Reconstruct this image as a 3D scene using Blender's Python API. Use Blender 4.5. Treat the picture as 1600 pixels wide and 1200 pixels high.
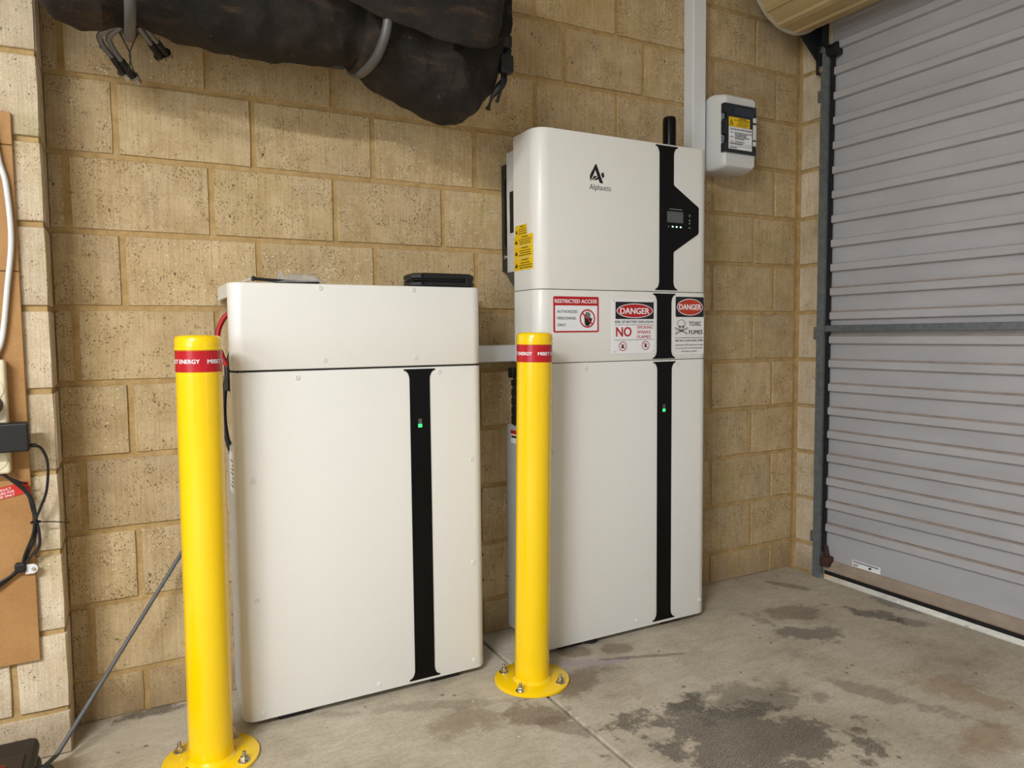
import bpy, bmesh, math, random
from mathutils import Vector, Matrix, noise

for _o in list(bpy.data.objects):
    bpy.data.objects.remove(_o, do_unlink=True)
random.seed(7)
SC = bpy.context.scene
COL = SC.collection
PI = math.pi

# ------------------------------------------------------------------ camera
cam_data = bpy.data.cameras.new('camera')
cam_data.sensor_fit = 'HORIZONTAL'
cam_data.sensor_width = 36.0
cam_data.lens = 36.0 * 1137.44 / 1600.0
cam_data.clip_start = 0.02
camera = bpy.data.objects.new('camera', cam_data)
COL.objects.link(camera)
_r = Vector((0.88212879, -0.47090019, -0.01009021))
_u = Vector((0.04036798, 0.05424215, 0.99771149))
_f = Vector((0.46927521, 0.88051735, -0.06685785))
camera.matrix_world = Matrix(((_r.x, _u.x, -_f.x, -0.00934), (_r.y, _u.y, -_f.y, -1.91916),
                              (_r.z, _u.z, -_f.z, 0.89325), (0, 0, 0, 1)))
SC.camera = camera

# ------------------------------------------------------------------ light
SC.view_settings.view_transform = 'Standard'
SC.view_settings.look = 'None'
SC.view_settings.gamma = 1.0
SC.view_settings.use_curve_mapping = False
SC.view_settings.exposure = 0.0
SC.cycles.max_bounces = 6
SC.cycles.diffuse_bounces = 3
SC.cycles.glossy_bounces = 3
world = bpy.data.worlds.new('sky')
SC.world = world
world.use_nodes = True
_bg = world.node_tree.nodes['Background']
_bg.inputs[0].default_value = (0.80, 0.90, 1.0, 1)
_bg.inputs[1].default_value = 2.2


def area(name, loc, target, sx, sy, power, color):
    d = bpy.data.lights.new(name, 'AREA')
    d.shape = 'RECTANGLE'
    d.size, d.size_y, d.energy, d.color = sx, sy, power, color
    o = bpy.data.objects.new(name, d)
    COL.objects.link(o)
    o.location = loc
    o.rotation_euler = (Vector(target) - Vector(loc)).to_track_quat('-Z', 'Y').to_euler()
    return o


area('window_daylight', (-2.62, -3.0, 1.45), (0.0, -3.0, 1.45), 2.3, 1.15, 38, (0.86, 0.94, 1.0))
area('batten_light', (-1.50, -2.5, 2.30), (-1.50, -2.5, 0.0), 1.2, 0.12, 148, (0.965, 0.98, 1.0))


# ------------------------------------------------------------------ helpers
def lin(c):
    out = []
    for v in c:
        v /= 255.0
        out.append(v / 12.92 if v <= 0.04045 else ((v + 0.055) / 1.055) ** 2.4)
    return (out[0], out[1], out[2], 1.0)


class NT:
    def __init__(self, name):
        self.m = bpy.data.materials.new(name)
        self.m.use_nodes = True
        self.t = self.m.node_tree
        self.b = self.t.nodes['Principled BSDF']

    def n(self, typ, **kw):
        nd = self.t.nodes.new(typ)
        for k, v in kw.items():
            setattr(nd, k, v)
        return nd

    def l(self, a, b):
        self.t.links.new(a, b)

    def val(self, sock, v):
        if hasattr(v, 'links') or isinstance(v, bpy.types.NodeSocket):
            self.l(v, sock)
        else:
            sock.default_value = v

    def math(self, op, a, b=0.0, clamp=False):
        nd = self.n('ShaderNodeMath', operation=op, use_clamp=clamp)
        self.val(nd.inputs[0], a)
        self.val(nd.inputs[1], b)
        return nd.outputs[0]

    def noise(self, vec, scale, detail=4, rough=0.55, dim='3D'):
        nd = self.n('ShaderNodeTexNoise', noise_dimensions=dim)
        self.l(vec, nd.inputs['Vector'])
        nd.inputs['Scale'].default_value = scale
        nd.inputs['Detail'].default_value = detail
        nd.inputs['Roughness'].default_value = rough
        return nd.outputs['Fac']

    def vor(self, vec, scale, feature='F1'):
        nd = self.n('ShaderNodeTexVoronoi', feature=feature)
        self.l(vec, nd.inputs['Vector'])
        nd.inputs['Scale'].default_value = scale
        return nd

    def ramp(self, fac, stops):
        nd = self.n('ShaderNodeValToRGB')
        self.l(fac, nd.inputs[0])
        e = nd.color_ramp.elements
        while len(e) < len(stops):
            e.new(0.5)
        for el, (p, c) in zip(e, stops):
            el.position = p
            el.color = c if len(c) == 4 else (c[0], c[1], c[2], 1)
        return nd.outputs[0]

    def sstep(self, v, a, b):
        nd = self.n('ShaderNodeMapRange', interpolation_type='SMOOTHSTEP')
        self.l(v, nd.inputs[0])
        nd.inputs[1].default_value, nd.inputs[2].default_value = a, b
        nd.inputs[3].default_value, nd.inputs[4].default_value = 0.0, 1.0
        return nd.outputs[0]

    def mix(self, fac, a, b, mode='MIX'):
        nd = self.n('ShaderNodeMix', data_type='RGBA', blend_type=mode)
        self.val(nd.inputs[0], fac)
        self.val(nd.inputs[6], a)
        self.val(nd.inputs[7], b)
        return nd.outputs[2]

    def vscale(self, vec, s):
        nd = self.n('ShaderNodeVectorMath', operation='MULTIPLY')
        self.l(vec, nd.inputs[0])
        nd.inputs[1].default_value = s
        return nd.outputs[0]

    def bump(self, h, strength, dist):
        nd = self.n('ShaderNodeBump')
        nd.inputs['Strength'].default_value = strength
        nd.inputs['Distance'].default_value = dist
        self.l(h, nd.inputs['Height'])
        self.l(nd.outputs[0], self.b.inputs['Normal'])


MATS = {}


def M(name, rgb, rough=0.5, metal=0.0, spec=0.5, var=0.06, scale=30.0, bump=0.0, coat=0.0, emit=0.0):
    """plain procedural material: base colour with a little noise variation"""
    if name in MATS:
        return MATS[name]
    t = NT(name)
    c = lin(rgb)
    tc = t.n('ShaderNodeTexCoord')
    f = t.noise(tc.outputs['Object'], scale, 5)
    d = tuple(max(0, v * (1 - var)) for v in c[:3]) + (1,)
    h = tuple(min(1, v * (1 + var)) for v in c[:3]) + (1,)
    t.l(t.ramp(f, [(0.3, d), (0.7, h)]), t.b.inputs['Base Color'])
    t.b.inputs['Roughness'].default_value = rough
    t.b.inputs['Metallic'].default_value = metal
    t.b.inputs['Specular IOR Level'].default_value = spec
    t.b.inputs['Coat Weight'].default_value = coat
    t.b.inputs['Coat Roughness'].default_value = 0.08
    if emit:
        t.b.inputs['Emission Color'].default_value = c
        t.b.inputs['Emission Strength'].default_value = emit
    if bump:
        t.bump(f, 0.5, bump)
    MATS[name] = t.m
    return t.m


class MB:
    """collects shapes, builds ONE mesh object"""
    def __init__(self):
        self.v, self.f, self.s = [], [], []

    def add(self, vs, fs, smooth=False):
        o = len(self.v)
        self.v += [tuple(p) for p in vs]
        self.f += [tuple(i + o for i in q) for q in fs]
        self.s += [smooth] * len(fs)
        return self

    def box(self, x0, x1, y0, y1, z0, z1):
        p = [(x, y, z) for z in (z0, z1) for y in (y0, y1) for x in (x0, x1)]
        return self.add(p, [(0, 2, 3, 1), (4, 5, 7, 6), (0, 1, 5, 4), (2, 6, 7, 3), (0, 4, 6, 2), (1, 3, 7, 5)])

    def rbox(self, x0, x1, y0, y1, z0, z1, b=0.004, seg=2):
        bm = bmesh.new()
        bmesh.ops.create_cube(bm, size=1.0)
        for v in bm.verts:
            v.co = Vector(((x0 + x1) / 2 + v.co.x * (x1 - x0), (y0 + y1) / 2 + v.co.y * (y1 - y0),
                           (z0 + z1) / 2 + v.co.z * (z1 - z0)))
        bmesh.ops.bevel(bm, geom=bm.edges[:], offset=b, segments=seg, profile=0.5, affect='EDGES', clamp_overlap=True)
        return self.bm(bm)

    def bm(self, bm, smooth=False):
        bm.verts.index_update()
        self.add([v.co[:] for v in bm.verts], [[v.index for v in f.verts] for f in bm.faces], smooth)
        bm.free()
        return self

    def loft(self, rings, cap0=True, cap1=True, smooth=True, closed=True):
        n = len(rings[0])
        vs = [p for r in rings for p in r]
        fs = []
        for i in range(len(rings) - 1):
            for j in range(n if closed else n - 1):
                k = (j + 1) % n
                fs.append((i * n + j, i * n + k, (i + 1) * n + k, (i + 1) * n + j))
        self.add(vs, fs, smooth)
        if closed and cap0:
            self.add(rings[0], [tuple(range(n - 1, -1, -1))])
        if closed and cap1:
            self.add(rings[-1], [tuple(range(n))])
        return self

    def lathe(self, prof, cx=0, cy=0, n=32, cap0=True, cap1=True):
        rings = [[(cx + r * math.cos(2 * PI * j / n), cy + r * math.sin(2 * PI * j / n), z) for j in range(n)] for r, z in prof]
        return self.loft(rings, cap0, cap1)

    def tube(self, pts, r, n=10, smooth_path=True, cap=True):
        pts = [Vector(p) for p in pts]
        if smooth_path and len(pts) > 2:
            q = []
            for i in range(len(pts) - 1):
                p0, p1 = pts[max(i - 1, 0)], pts[i]
                p2, p3 = pts[i + 1], pts[min(i + 2, len(pts) - 1)]
                for k in range(6):
                    t = k / 6.0
                    q.append(0.5 * ((2 * p1) + (p2 - p0) * t + (2 * p0 - 5 * p1 + 4 * p2 - p3) * t * t
                                    + (3 * p1 - p0 - 3 * p2 + p3) * t ** 3))
            q.append(pts[-1])
            pts = q
        rings = []
        ref = None
        for i, p in enumerate(pts):
            d = (pts[min(i + 1, len(pts) - 1)] - pts[max(i - 1, 0)]).normalized()
            if ref is None:
                ref = Vector((0, 0, 1)) if abs(d.z) < 0.9 else Vector((1, 0, 0))
            a = (ref - d * ref.dot(d)).normalized()
            ref = a
            b = d.cross(a)
            rr = r(i / (len(pts) - 1)) if callable(r) else r
            rings.append([p + (a * math.cos(2 * PI * j / n) + b * math.sin(2 * PI * j / n)) * rr for j in range(n)])
        return self.loft(rings, cap, cap)

    def prism(self, outline, d0, d1, axis='y'):
        """flat outline (a,b) extruded along an axis; a,b = x,z for y; y,z for x; x,y for z"""
        def P(a, b, d):
            return (a, d, b) if axis == 'y' else (d, a, b) if axis == 'x' else (a, b, d)
        return self.loft([[P(a, b, d0) for a, b in outline], [P(a, b, d1) for a, b in outline]], smooth=False)

    def build(self, name, mat, parent=None):
        me = bpy.data.meshes.new(name)
        me.from_pydata(self.v, [], self.f)
        me.polygons.foreach_set('use_smooth', self.s)
        bm = bmesh.new()
        bm.from_mesh(me)
        bmesh.ops.remove_doubles(bm, verts=bm.verts[:], dist=1e-6)
        bmesh.ops.recalc_face_normals(bm, faces=bm.faces[:])
        bm.to_mesh(me)
        bm.free()
        me.materials.append(mat)
        o = bpy.data.objects.new(name, me)
        COL.objects.link(o)
        if parent is not None:
            o.parent = parent
        if any(self.s):
            try:
                me.set_sharp_from_angle(angle=math.radians(38))
            except Exception:
                pass
        return o


def empty(name, label=None, cat=None, loc=(0, 0, 0), rot=(0, 0, 0), group=None, kind=None):
    o = bpy.data.objects.new(name, None)
    COL.objects.link(o)
    o.location = loc
    o.rotation_euler = rot
    return tag(o, label, cat, group, kind)


def tag(o, label=None, cat=None, group=None, kind=None):
    if label:
        o['label'] = label
    if cat:
        o['category'] = cat
    if group:
        o['group'] = group
    if kind:
        o['kind'] = kind
    return o


def rr_plan(x0, x1, yb, yf, r, n=8):
    """plan outline of a shallow tray seen from above: square at the back (yb), rounded at the front (yf)"""
    pts = [(x0, yb)]
    for k in range(n + 1):
        a = PI + (PI / 2) * k / n
        pts.append((x0 + r + r * math.cos(a), yf + r + r * math.sin(a)))
    for k in range(n + 1):
        a = -PI / 2 + (PI / 2) * k / n
        pts.append((x1 - r + r * math.cos(a), yf + r + r * math.sin(a)))
    pts.append((x1, yb))
    return pts


def cover(x0, x1, yb, yf, z0, z1, r, b=0.004):
    mb = MB()
    rings = []
    for ins, z in ((b, z0), (b * 0.3, z0 + b * 0.3), (0, z0 + b), (0, z1 - b), (b * 0.3, z1 - b * 0.3), (b, z1)):
        rings.append([(x, y, z) for x, y in rr_plan(x0 + ins, x1 - ins, yb, yf + ins, r - ins)])
    return mb.loft(rings)


# flat print -----------------------------------------------------------------
_font_cache = {}


def text_polys(s, bold=0.0):
    key = (s, bold)
    if key not in _font_cache:
        cu = bpy.data.curves.new('t', 'FONT')
        cu.body = s
        cu.resolution_u = 3
        cu.offset = bold
        ob = bpy.data.objects.new('t', cu)
        COL.objects.link(ob)
        bpy.context.view_layer.update()
        me = bpy.data.meshes.new_from_object(ob.evaluated_get(bpy.context.evaluated_depsgraph_get()))
        vs = [v.co.copy() for v in me.vertices]
        fs = [tuple(p.vertices) for p in me.polygons]
        bpy.data.objects.remove(ob)
        bpy.data.meshes.remove(me)
        bpy.data.curves.remove(cu)
        _font_cache[key] = (vs, fs)
    return _font_cache[key]


class Flat(MB):
    """print on a plate; local x right, y up, z out of the plate. m maps picture units to metres"""
    def __init__(self, x0=0, y0=0, sx=1.0, sy=-1.0, h=0.0005):
        super().__init__()
        self.x0, self.y0, self.sx, self.sy, self.h = x0, y0, sx, sy, h

    def add(self, vs, fs, smooth=False):
        super().add(vs, fs, smooth)
        self.h += 2.5e-5          # each stroke of ink lies on the one before
        return self

    def p(self, x, y):
        return ((x - self.x0) * self.sx, (y - self.y0) * self.sy, self.h)

    def poly(self, pts):
        self.add([self.p(*q) for q in pts], [tuple(range(len(pts)))])
        return self

    def rect(self, xa, ya, xb, yb, r=0.0):
        if r <= 0:
            return self.poly([(xa, ya), (xb, ya), (xb, yb), (xa, yb)])
        pts = []
        for cx, cy, a0 in ((xb - r, ya + r, -90), (xb - r, yb - r, 0), (xa + r, yb - r, 90), (xa + r, ya + r, 180)):
            for k in range(5):
                a = math.radians(a0 + 22.5 * k)
                pts.append((cx + r * math.cos(a), cy + r * math.sin(a)))
        return self.poly(pts)

    def ell(self, cx, cy, rx, ry, n=40):
        return self.poly([(cx + rx * math.cos(2 * PI * k / n), cy + ry * math.sin(2 * PI * k / n)) for k in range(n)])

    def ring(self, cx, cy, rx, ry, w, n=40):
        o = [self.p(cx + rx * math.cos(2 * PI * k / n), cy + ry * math.sin(2 * PI * k / n)) for k in range(n)]
        i = [self.p(cx + (rx - w) * math.cos(2 * PI * k / n), cy + (ry - w * ry / rx) * math.sin(2 * PI * k / n)) for k in range(n)]
        self.add(o + i, [(k, (k + 1) % n, n + (k + 1) % n, n + k) for k in range(n)])
        return self

    def line(self, xa, ya, xb, yb, w):
        dx, dy = xb - xa, yb - ya
        L = math.hypot(dx, dy) or 1
        px, py = -dy / L * w / 2, dx / L * w / 2
        return self.poly([(xa + px, ya + py), (xb + px, yb + py), (xb - px, yb - py), (xa - px, ya - py)])

    def text(self, s, xa, yc, xb, hh, bold=0.0):
        """string fitted between xa and xb, capital height hh, centred on yc"""
        vs, fs = text_polys(s)
        if not vs:
            return self
        x_min, x_max = min(v.x for v in vs), max(v.x for v in vs)
        cap = 0.69
        k = (xb - xa) / (x_max - x_min)
        ky = hh / cap
        # heavier strokes: the same letters laid down again a hair to each side
        for sx_, sy_ in (((0, 0),) if not bold else ((-1, -0.5), (1, -0.5), (-1, 0.5), (1, 0.5))):
            self.add([self.p(xa + (v.x - x_min + sx_ * bold) * k, yc + hh / 2 - (v.y + sy_ * bold) * ky) for v in vs], fs)
        return self


# ------------------------------------------------------------------ materials
def brick_material(name, a, b, pit=1.0):
    t = NT(name)
    tc = t.n('ShaderNodeTexCoord')
    oi = t.n('ShaderNodeObjectInfo')
    off = t.n('ShaderNodeVectorMath', operation='SCALE')
    cmb = t.n('ShaderNodeCombineXYZ')
    for i in range(3):
        t.l(oi.outputs['Random'], cmb.inputs[i])
    t.l(cmb.outputs[0], off.inputs[0])
    off.inputs[3].default_value = 40.0
    ad = t.n('ShaderNodeVectorMath', operation='ADD')
    t.l(tc.outputs['Object'], ad.inputs[0])
    t.l(off.outputs[0], ad.inputs[1])
    v = ad.outputs[0]
    geo = t.n('ShaderNodeNewGeometry')
    big = t.noise(v, 14, 5, 0.6)
    col = t.ramp(big, [(0.30, lin(a)), (0.70, lin(b))])
    # drifts of olive and of pinkish grey clay, each brick its own mixture
    hue = t.noise(geo.outputs['Position'], 4.5, 3)
    col = t.mix(t.math('MULTIPLY', t.sstep(hue, 0.50, 0.72), 0.24), col, lin((188, 168, 100)))
    hue2 = t.noise(v, 6, 3)
    col = t.mix(t.math('MULTIPLY', t.sstep(hue2, 0.52, 0.75), 0.35), col, lin((196, 178, 158)))
    col = t.mix(t.math('MULTIPLY', t.math('MULTIPLY', t.sstep(hue, 0.58, 0.74), t.sstep(big, 0.42, 0.62)), 0.45), col, lin((140, 130, 72)))
    br = t.n('ShaderNodeMapRange')
    t.l(oi.outputs['Random'], br.inputs[0])
    br.inputs[3].default_value, br.inputs[4].default_value = 0.90, 1.06
    col = t.mix(1.0, col, t.math('MULTIPLY', br.outputs[0], 1.0), 'MULTIPLY')
    # fine grain
    fine = t.noise(v, 220, 3, 0.7)
    col = t.mix(0.35, col, t.ramp(fine, [(0.30, (0.45, 0.42, 0.38)), (0.62, (1, 1, 1))]), 'MULTIPLY')
    # pits, stretched upright
    vs = t.vscale(v, (1.0, 1.0, 0.62))
    wob = t.n('ShaderNodeVectorMath', operation='ADD')
    nz = t.n('ShaderNodeTexNoise')
    t.l(v, nz.inputs['Vector'])
    nz.inputs['Scale'].default_value = 60
    sc = t.n('ShaderNodeVectorMath', operation='SCALE')
    t.l(nz.outputs['Color'], sc.inputs[0])
    sc.inputs[3].default_value = 0.006
    t.l(vs, wob.inputs[0])
    t.l(sc.outputs[0], wob.inputs[1])
    vo = t.vor(wob.outputs[0], 95)
    dens = t.noise(v, 18, 3)
    rnd = t.n('ShaderNodeSeparateColor')
    t.l(vo.outputs['Color'], rnd.inputs[0])
    rad = t.math('MULTIPLY', t.sstep(rnd.outputs[0], 0.80, 1.0), t.math('MULTIPLY', t.sstep(dens, 0.30, 0.65), 0.30 * pit))
    pitm = t.sstep(t.math('SUBTRACT', rad, vo.outputs['Distance']), -0.02, 0.06)
    col = t.mix(t.math('MULTIPLY', pitm, 0.78), col, lin((62, 46, 30)))
    vo3 = t.vor(wob.outputs[0], 340)
    r3 = t.n('ShaderNodeSeparateColor')
    t.l(vo3.outputs['Color'], r3.inputs[0])
    fp = t.sstep(t.math('SUBTRACT', t.math('MULTIPLY', t.sstep(r3.outputs[1], 0.38, 0.95), t.math('MULTIPLY', t.sstep(dens, 0.25, 0.60), 0.50 * pit)), vo3.outputs['Distance']), -0.02, 0.08)
    col = t.mix(t.math('MULTIPLY', fp, 0.72), col, lin((80, 60, 40)))
    # pale grit
    vo2 = t.vor(v, 130)
    r2 = t.n('ShaderNodeSeparateColor')
    t.l(vo2.outputs['Color'], r2.inputs[0])
    grit = t.sstep(t.math('SUBTRACT', t.math('MULTIPLY', t.sstep(r2.outputs[1], 0.82, 1.0), 0.28), vo2.outputs['Distance']), 0.0, 0.05)
    col = t.mix(t.math('MULTIPLY', grit, 0.8), col, lin((240, 230, 205)))
    # vertical drag marks
    dv = t.vscale(v, (1.0, 1.0, 0.04))
    drag = t.noise(dv, 240, 2, 0.5)
    col = t.mix(0.34, col, t.ramp(drag, [(0.35, (0.62, 0.58, 0.52)), (0.6, (1, 1, 1))]), 'MULTIPLY')
    # splash dirt on the lowest course
    sp = t.n('ShaderNodeSeparateXYZ')
    t.l(geo.outputs['Position'], sp.inputs[0])
    dirt = t.math('MULTIPLY', t.math('SUBTRACT', 1.0, t.sstep(t.math('ADD', sp.outputs[2], t.math('MULTIPLY', t.noise(v, 25, 4), 0.10)), 0.08, 0.19)), 0.45)
    col = t.mix(dirt, col, lin((128, 104, 78)))
    t.l(col, t.b.inputs['Base Color'])
    t.b.inputs['Roughness'].default_value = 0.92
    t.b.inputs['Specular IOR Level'].default_value = 0.2
    h = t.math('ADD', t.math('MULTIPLY', t.noise(v, 170, 2, 0.7), 0.8), t.math('MULTIPLY', t.noise(v, 45, 2), 0.6))
    t.bump(h, 0.55, 0.0022)
    return t.m


MAT_BRICK = brick_material('pale_tan_block', (192, 165, 122), (216, 192, 151))
MAT_BRICK_R = brick_material('rough_pale_block', (206, 186, 156), (228, 212, 186), 0.8)


def mortar_material():
    t = NT('ochre_mortar')
    geo = t.n('ShaderNodeNewGeometry')
    p = geo.outputs['Position']
    f = t.noise(p, 30, 6, 0.65)
    col = t.ramp(f, [(0.3, lin((168, 138, 90))), (0.55, lin((190, 160, 110))), (0.75, lin((204, 178, 128)))])
    g = t.noise(p, 300, 2)
    col = t.mix(0.3, col, t.ramp(g, [(0.35, (0.55, 0.5, 0.45)), (0.6, (1, 1, 1))]), 'MULTIPLY')
    t.l(col, t.b.inputs['Base Color'])
    t.b.inputs['Roughness'].default_value = 0.95
    t.b.inputs['Specular IOR Level'].default_value = 0.15
    t.bump(t.math('ADD', t.math('MULTIPLY', g, 0.3), f), 0.5, 0.003)
    return t.m


MAT_MORTAR = mortar_material()


def concrete_material(name, stains=()):
    t = NT(name)
    geo = t.n('ShaderNodeNewGeometry')
    p = geo.outputs['Position']
    sp = t.n('ShaderNodeSeparateXYZ')
    t.l(p, sp.inputs[0])
    f = t.noise(p, 3.2, 5, 0.62)
    col = t.ramp(f, [(0.28, lin((164, 152, 134))), (0.5, lin((198, 187, 168))), (0.74, lin((216, 207, 191)))])
    f2 = t.noise(t.vscale(p, (1.0, 2.6, 1.0)), 16, 6, 0.7)
    col = t.mix(0.45, col, t.ramp(f2, [(0.30, (0.62, 0.58, 0.53)), (0.60, (1, 1, 1))]), 'MULTIPLY')
    g = t.noise(p, 320, 3, 0.7)
    col = t.mix(0.5, col, t.ramp(g, [(0.34, (0.5, 0.47, 0.43)), (0.58, (1, 1, 1))]), 'MULTIPLY')
    g2 = t.noise(t.vscale(p, (1.0, 1.7, 1.0)), 75, 4, 0.7)
    col = t.mix(0.35, col, t.ramp(g2, [(0.36, (0.58, 0.54, 0.5)), (0.56, (1, 1, 1))]), 'MULTIPLY')
    vo = t.vor(p, 38)
    sc = t.n('ShaderNodeSeparateColor')
    t.l(vo.outputs['Color'], sc.inputs[0])
    speck = t.sstep(t.math('SUBTRACT', t.math('MULTIPLY', t.sstep(sc.outputs[0], 0.86, 1.0), 0.22), vo.outputs['Distance']), 0.0, 0.04)
    col = t.mix(t.math('MULTIPLY', speck, 0.6), col, lin((66, 54, 44)))
    vo2 = t.vor(p, 26)
    sc2 = t.n('ShaderNodeSeparateColor')
    t.l(vo2.outputs['Color'], sc2.inputs[0])
    chip = t.sstep(t.math('SUBTRACT', t.math('MULTIPLY', t.sstep(sc2.outputs[1], 0.93, 1.0), 0.10), vo2.outputs['Distance']), 0.0, 0.02)
    col = t.mix(chip, col, lin((226, 218, 202)))
    wide = t.noise(p, 11, 5, 0.6)
    edge = t.noise(p, 70, 4, 0.7)
    wob = t.math('ADD', t.math('MULTIPLY', t.math('SUBTRACT', wide, 0.5), 3.2), t.math('MULTIPLY', t.math('SUBTRACT', edge, 0.5), 1.1))
    rough = 0.80
    for (cx, cy, rx, ry, ang, rgb, amt, soft) in stains:
        ca, sa = math.cos(ang), math.sin(ang)
        dx = t.math('SUBTRACT', sp.outputs[0], cx)
        dy = t.math('SUBTRACT', sp.outputs[1], cy)
        a = t.math('MULTIPLY', t.math('ADD', t.math('MULTIPLY', dx, ca), t.math('MULTIPLY', dy, sa)), 1.0 / rx)
        b = t.math('MULTIPLY', t.math('SUBTRACT', t.math('MULTIPLY', dy, ca), t.math('MULTIPLY', dx, sa)), 1.0 / ry)
        d = t.math('SQRT', t.math('ADD', t.math('MULTIPLY', a, a), t.math('MULTIPLY', b, b)))
        m = t.math('SUBTRACT', 1.0, t.sstep(t.math('ADD', d, wob), 1.0 - soft * 0.7, 1.0 + soft * 0.7))
        m = t.math('MULTIPLY', m, t.math('MULTIPLY', t.sstep(g, 0.25, 0.62), amt))
        col = t.mix(m, col, lin(rgb))
    t.l(col, t.b.inputs['Base Color'])
    t.b.inputs['Roughness'].default_value = rough
    t.b.inputs['Specular IOR Level'].default_value = 0.3
    t.bump(t.noise(p, 60, 3, 0.75), 0.35, 0.0024)
    return t.m


OIL = (58, 54, 50)
STAINS = [
    (1.17, -0.78, 0.23, 0.14, -0.6, OIL, 0.85, 0.25), (1.30, -0.68, 0.16, 0.07, -0.3, OIL, 0.55, 0.35),
    (1.75, -0.47, 0.095, 0.055, -0.5, OIL, 0.75, 0.35), (2.05, -0.46, 0.09, 0.04, -1.1, OIL, 0.85, 0.25),
    (2.10, -0.57, 0.06, 0.03, -1.0, OIL, 0.6, 0.4), (2.03, -0.15, 0.10, 0.018, -1.1, OIL, 0.6, 0.4),
    (1.83, -0.34, 0.12, 0.06, -0.2, (104, 88, 74), 0.7, 0.4), (2.19, -0.45, 0.03, 0.09, 0.0, (110, 108, 108), 0.8, 0.4),
    (1.07, -0.235, 0.07, 0.03, -0.4, (96, 78, 66), 0.75, 0.45), (1.19, -0.27, 0.05, 0.03, -0.3, (96, 78, 66), 0.7, 0.45),
    (0.99, -0.38, 0.11, 0.05, 0.2, (108, 88, 72), 0.75, 0.45), (1.08, -0.31, 0.10, 0.025, -0.35, (168, 150, 172), 0.55, 0.5),
    (0.82, -0.47, 0.07, 0.05, -0.6, (106, 86, 68), 0.8, 0.4), (0.845, -0.56, 0.06, 0.03, -0.9, (106, 86, 68), 0.7, 0.4),
    (0.66, -0.42, 0.08, 0.05, -0.2, (120, 100, 80), 0.6, 0.45), (0.62, -0.32, 0.20, 0.02, -0.35, (120, 104, 86), 0.5, 0.5),
    (1.78, -0.88, 0.14, 0.05, -1.4, (142, 110, 66), 0.55, 0.5), (1.62, -1.05, 0.08, 0.05, 0, (142, 110, 66), 0.5, 0.5),
    (1.60, -0.80, 0.15, 0.03, -1.2, (104, 92, 78), 0.6, 0.45), (1.25, -0.36, 0.16, 0.008, -0.35, (92, 74, 60), 0.7, 0.4),
    (0.02, -0.10, 0.16, 0.03, 0.1, (190, 178, 156), 0.7, 0.5), (0.02, -0.02, 0.07, 0.025, 0.0, (52, 42, 30), 0.85, 0.4),
]
MAT_CONC = concrete_material('stained_concrete', STAINS)
MAT_DRIVE = concrete_material('pale_concrete')
MAT_DULL = M('grey_beige_render', (168, 162, 152), 0.9, var=0.05, scale=8)
MAT_PAINT = M('white_plaster', (226, 222, 212), 0.9, var=0.03, scale=8)

WHITE = M('white_powder_coat', (234, 232, 226), 0.34, spec=0.5, var=0.008, scale=300, bump=0.0)
BLACKG = M('black_gloss', (8, 7, 7), 0.25, spec=0.22, var=0.2, scale=5)
BLACKP = M('black_plastic', (20, 20, 21), 0.45, var=0.15, scale=60)
BLACKR = M('black_rubber', (16, 16, 17), 0.6, var=0.15, scale=60)
GREYM = M('light_grey_metal', (196, 199, 202), 0.42, metal=0.25, var=0.04)
SILVER = M('brushed_aluminium', (224, 227, 232), 0.32, metal=0.35, var=0.10, scale=18)
STEEL = M('zinc_bolt_steel', (196, 192, 182), 0.25, metal=1.0, var=0.12, scale=90)
GALV = M('galvanised_steel', (122, 130, 136), 0.5, metal=0.6, var=0.18, scale=55, bump=0.0006)
YELLOW = M('safety_yellow_gloss', (252, 208, 3), 0.20, spec=0.5, var=0.015, scale=9, coat=0.35)
RED = M('red_reflective_film', (186, 22, 34), 0.28, var=0.08, scale=40)
REDP = M('red_print', (186, 26, 34), 0.4, var=0.03)
ORANGEP = M('orange_red_print', (190, 58, 30), 0.4, var=0.03)
WHITEP = M('white_print', (240, 240, 242), 0.4, var=0.01)
BLACKPR = M('black_print', (22, 22, 24), 0.4, var=0.05)
NAVYPR = M('dark_navy_print', (24, 27, 33), 0.4, var=0.05)
YELLP = M('yellow_print', (238, 196, 20), 0.4, var=0.03)
PVC = M('white_pvc', (224, 225, 226), 0.38, var=0.01)
GREENL = M('green_led', (60, 235, 120), 0.4, emit=1.2)
WHITEL = M('pale_green_led', (200, 255, 225), 0.4, emit=2.0)


# ------------------------------------------------------------------ structure: walls of blocks
CH = 0.172            # course height
Z8 = 0.105            # top of the lowest, cut course
MJ = 0.0056           # half joint


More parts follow.
